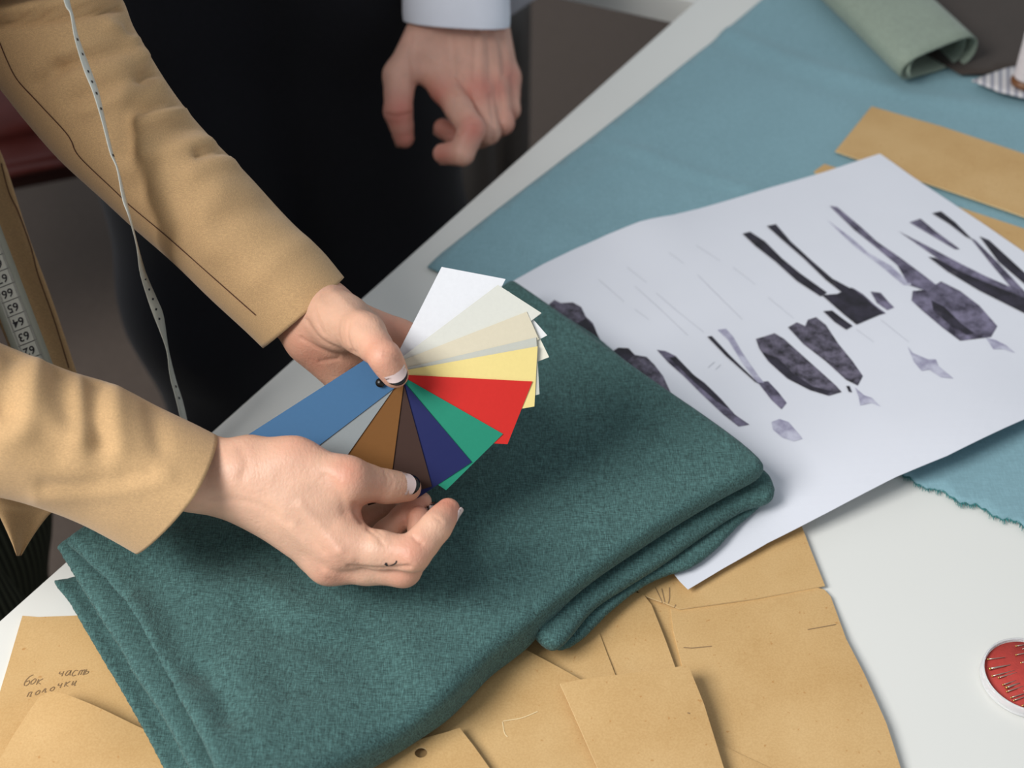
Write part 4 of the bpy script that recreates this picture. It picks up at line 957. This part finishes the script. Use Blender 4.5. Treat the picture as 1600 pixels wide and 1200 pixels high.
# flat length with figures
ta, tb_ = np.array([-32., 340.]), np.array([82., 640.])
tc = lambda k: ta + (tb_ - ta) * k
half = np.array([24.0, -9.5])
TD = .925
def TP(k, s, lift=0):
    q = tc(k) + half * s; return D(q[0], q[1], TD - lift + .004 * s * s * 0)
V = []; Fc = []
for i in range(30):
    k = -.35 + 1.35 * i / 29
    for s in (-1, -.62, .62, 1): V.append(TP(k, s))
for i in range(29):
    for j in range(3): Fc.append((4 * i + j, 4 * i + j + 1, 4 * i + j + 5, 4 * i + j + 4))
o = obj('figured_band', V, Fc, [M['tape'], M['tape_edge']], tape)
for p in o.data.polygons:
    if p.index % 3 != 1: p.material_index = 1
s = o.modifiers.new('s', 'SOLIDIFY'); s.thickness = .0005; s.offset = 0
xr = -nrm(TP(.5, 1) - TP(.5, -1)); yd = nrm(TP(.6, 0) - TP(.5, 0)); nz = np.cross(xr, yd); nz = nrm(nz)
cmk = .01 / np.linalg.norm(TP(1, 0) - TP(0, 0)) * 1.0
def text_mesh(body_, size):
    c = bpy.data.curves.new('t', 'FONT'); c.body = body_; c.size = size; c.align_x = 'CENTER'; c.align_y = 'CENTER'; c.offset = .0001; c.resolution_u = 2
    t = bpy.data.objects.new('t', c); COL.objects.link(t); dg = bpy.context.evaluated_depsgraph_get(); me = t.evaluated_get(dg).to_mesh()
    v = np.array([q.co[:] for q in me.vertices]); f = [tuple(p.vertices) for p in me.polygons]; t.evaluated_get(dg).to_mesh_clear(); bpy.data.objects.remove(t); return v, f
k65 = (480 - 340) / 300
tk = []
for n in range(60, 74):
    k = k65 + (65 - n) * cmk * 1.0
    tv, tf = text_mesh(str(n), .0078)
    c = TP(k, -.05, .0006); w = np.array([c + xr * q[0] + yd * q[1] for q in tv]); obj('figure', w, tf, M['print'], tape, smooth=False)
    kk = k + cmk * .5
    for a, b, kq, th in [(-.6, .62, kk, .00022)] + [(.45, .62, k + cmk * (.5 + .1 * j), .00014) for j in range(1, 10)] + [(-.6, -.45, k + cmk * (.5 + .1 * j), .00014) for j in range(1, 10)]:
        p, q = TP(kq, a, .0006), TP(kq, b, .0006); tk.append((np.array([p - yd * th, q - yd * th, q + yd * th, p + yd * th]), [(0, 1, 2, 3)]))
tag(obj('tick_marks', *join(tk), M['print'], tape, smooth=False), kind='stuff')

# ================================================================== BACKGROUND CHAIRS
def chair(name, c, rz, seat_m, leg_m, label):
    e = empty(name, (c[0], c[1], 0)); e.rotation_euler = (0, 0, 0)
    bmv = []
    obj('seat', *box((c[0], c[1], .44), (.50, .48, .09), .04, rz, 5), seat_m, e)
    d = np.array([math.cos(rz + math.pi / 2), math.sin(rz + math.pi / 2)]) * .24
    obj('backrest', *box((c[0] + d[0], c[1] + d[1], .70), (.46, .06, .44), .028, rz, 5), seat_m, e)
    for sx in (-.2, .2):
        for sy in (-.19, .19):
            q = np.array([c[0] + sx * math.cos(rz) - sy * math.sin(rz), c[1] + sx * math.sin(rz) + sy * math.cos(rz)])
            obj('leg', *rod((*q, .40), (*(q + (q - c[:2]) * .12), 0.0), .014, .010, 12), leg_m, e)
    tag(e, label, 'chair'); return e
lc = D(-35, 205, 1.75); chair('leather_chair', np.array([lc[0] - .08, lc[1] + .16]), .35, M['leather'], M['black'], 'dark red leather chair behind the tan sleeve at left')
def draped():
    out = np.array([dv[1], -dv[0]]); out = out if out @ EV < 0 else -out      # away from the side table, over its edge
    t0 = np.linalg.norm(P(866, -4, -.028)[:2] - c1); V = []; nt, nv = 40, 30
    for i in range(nt):
        t = t0 + .26 * i / (nt - 1); drop = .028 + .050 * float(ss(t - t0, -.01, .075)); ln = .10 + drop
        for j in range(nv):
            w = ln * j / (nv - 1); base = c1 + dv * t; wav = .0035 * math.sin(t * 70) * float(ss(w, .09, .13))
            if w < .10: q = base - out * (.10 - w); z = TZ + .0035
            else:
                k = w - .10; a = min(k / .006, math.pi / 2); q = base + out * (.0035 * math.sin(a) + .002 + wav); z = TZ + .0035 * math.cos(a) - max(0, k - .006 * math.pi / 2)
            V.append((*q, z))
    Fc = [(i * nv + j, i * nv + j + 1, (i + 1) * nv + j + 1, (i + 1) * nv + j) for i in range(nt - 1) for j in range(nv - 1)]
    o = obj('draped_cloth', V, Fc, M['shirt']); m = o.modifiers.new('s', 'SOLIDIFY'); m.thickness = .0012; m.offset = 0
    tag(o, 'white cloth hanging over the side table edge beyond the shirt cuff', 'cloth')
draped()
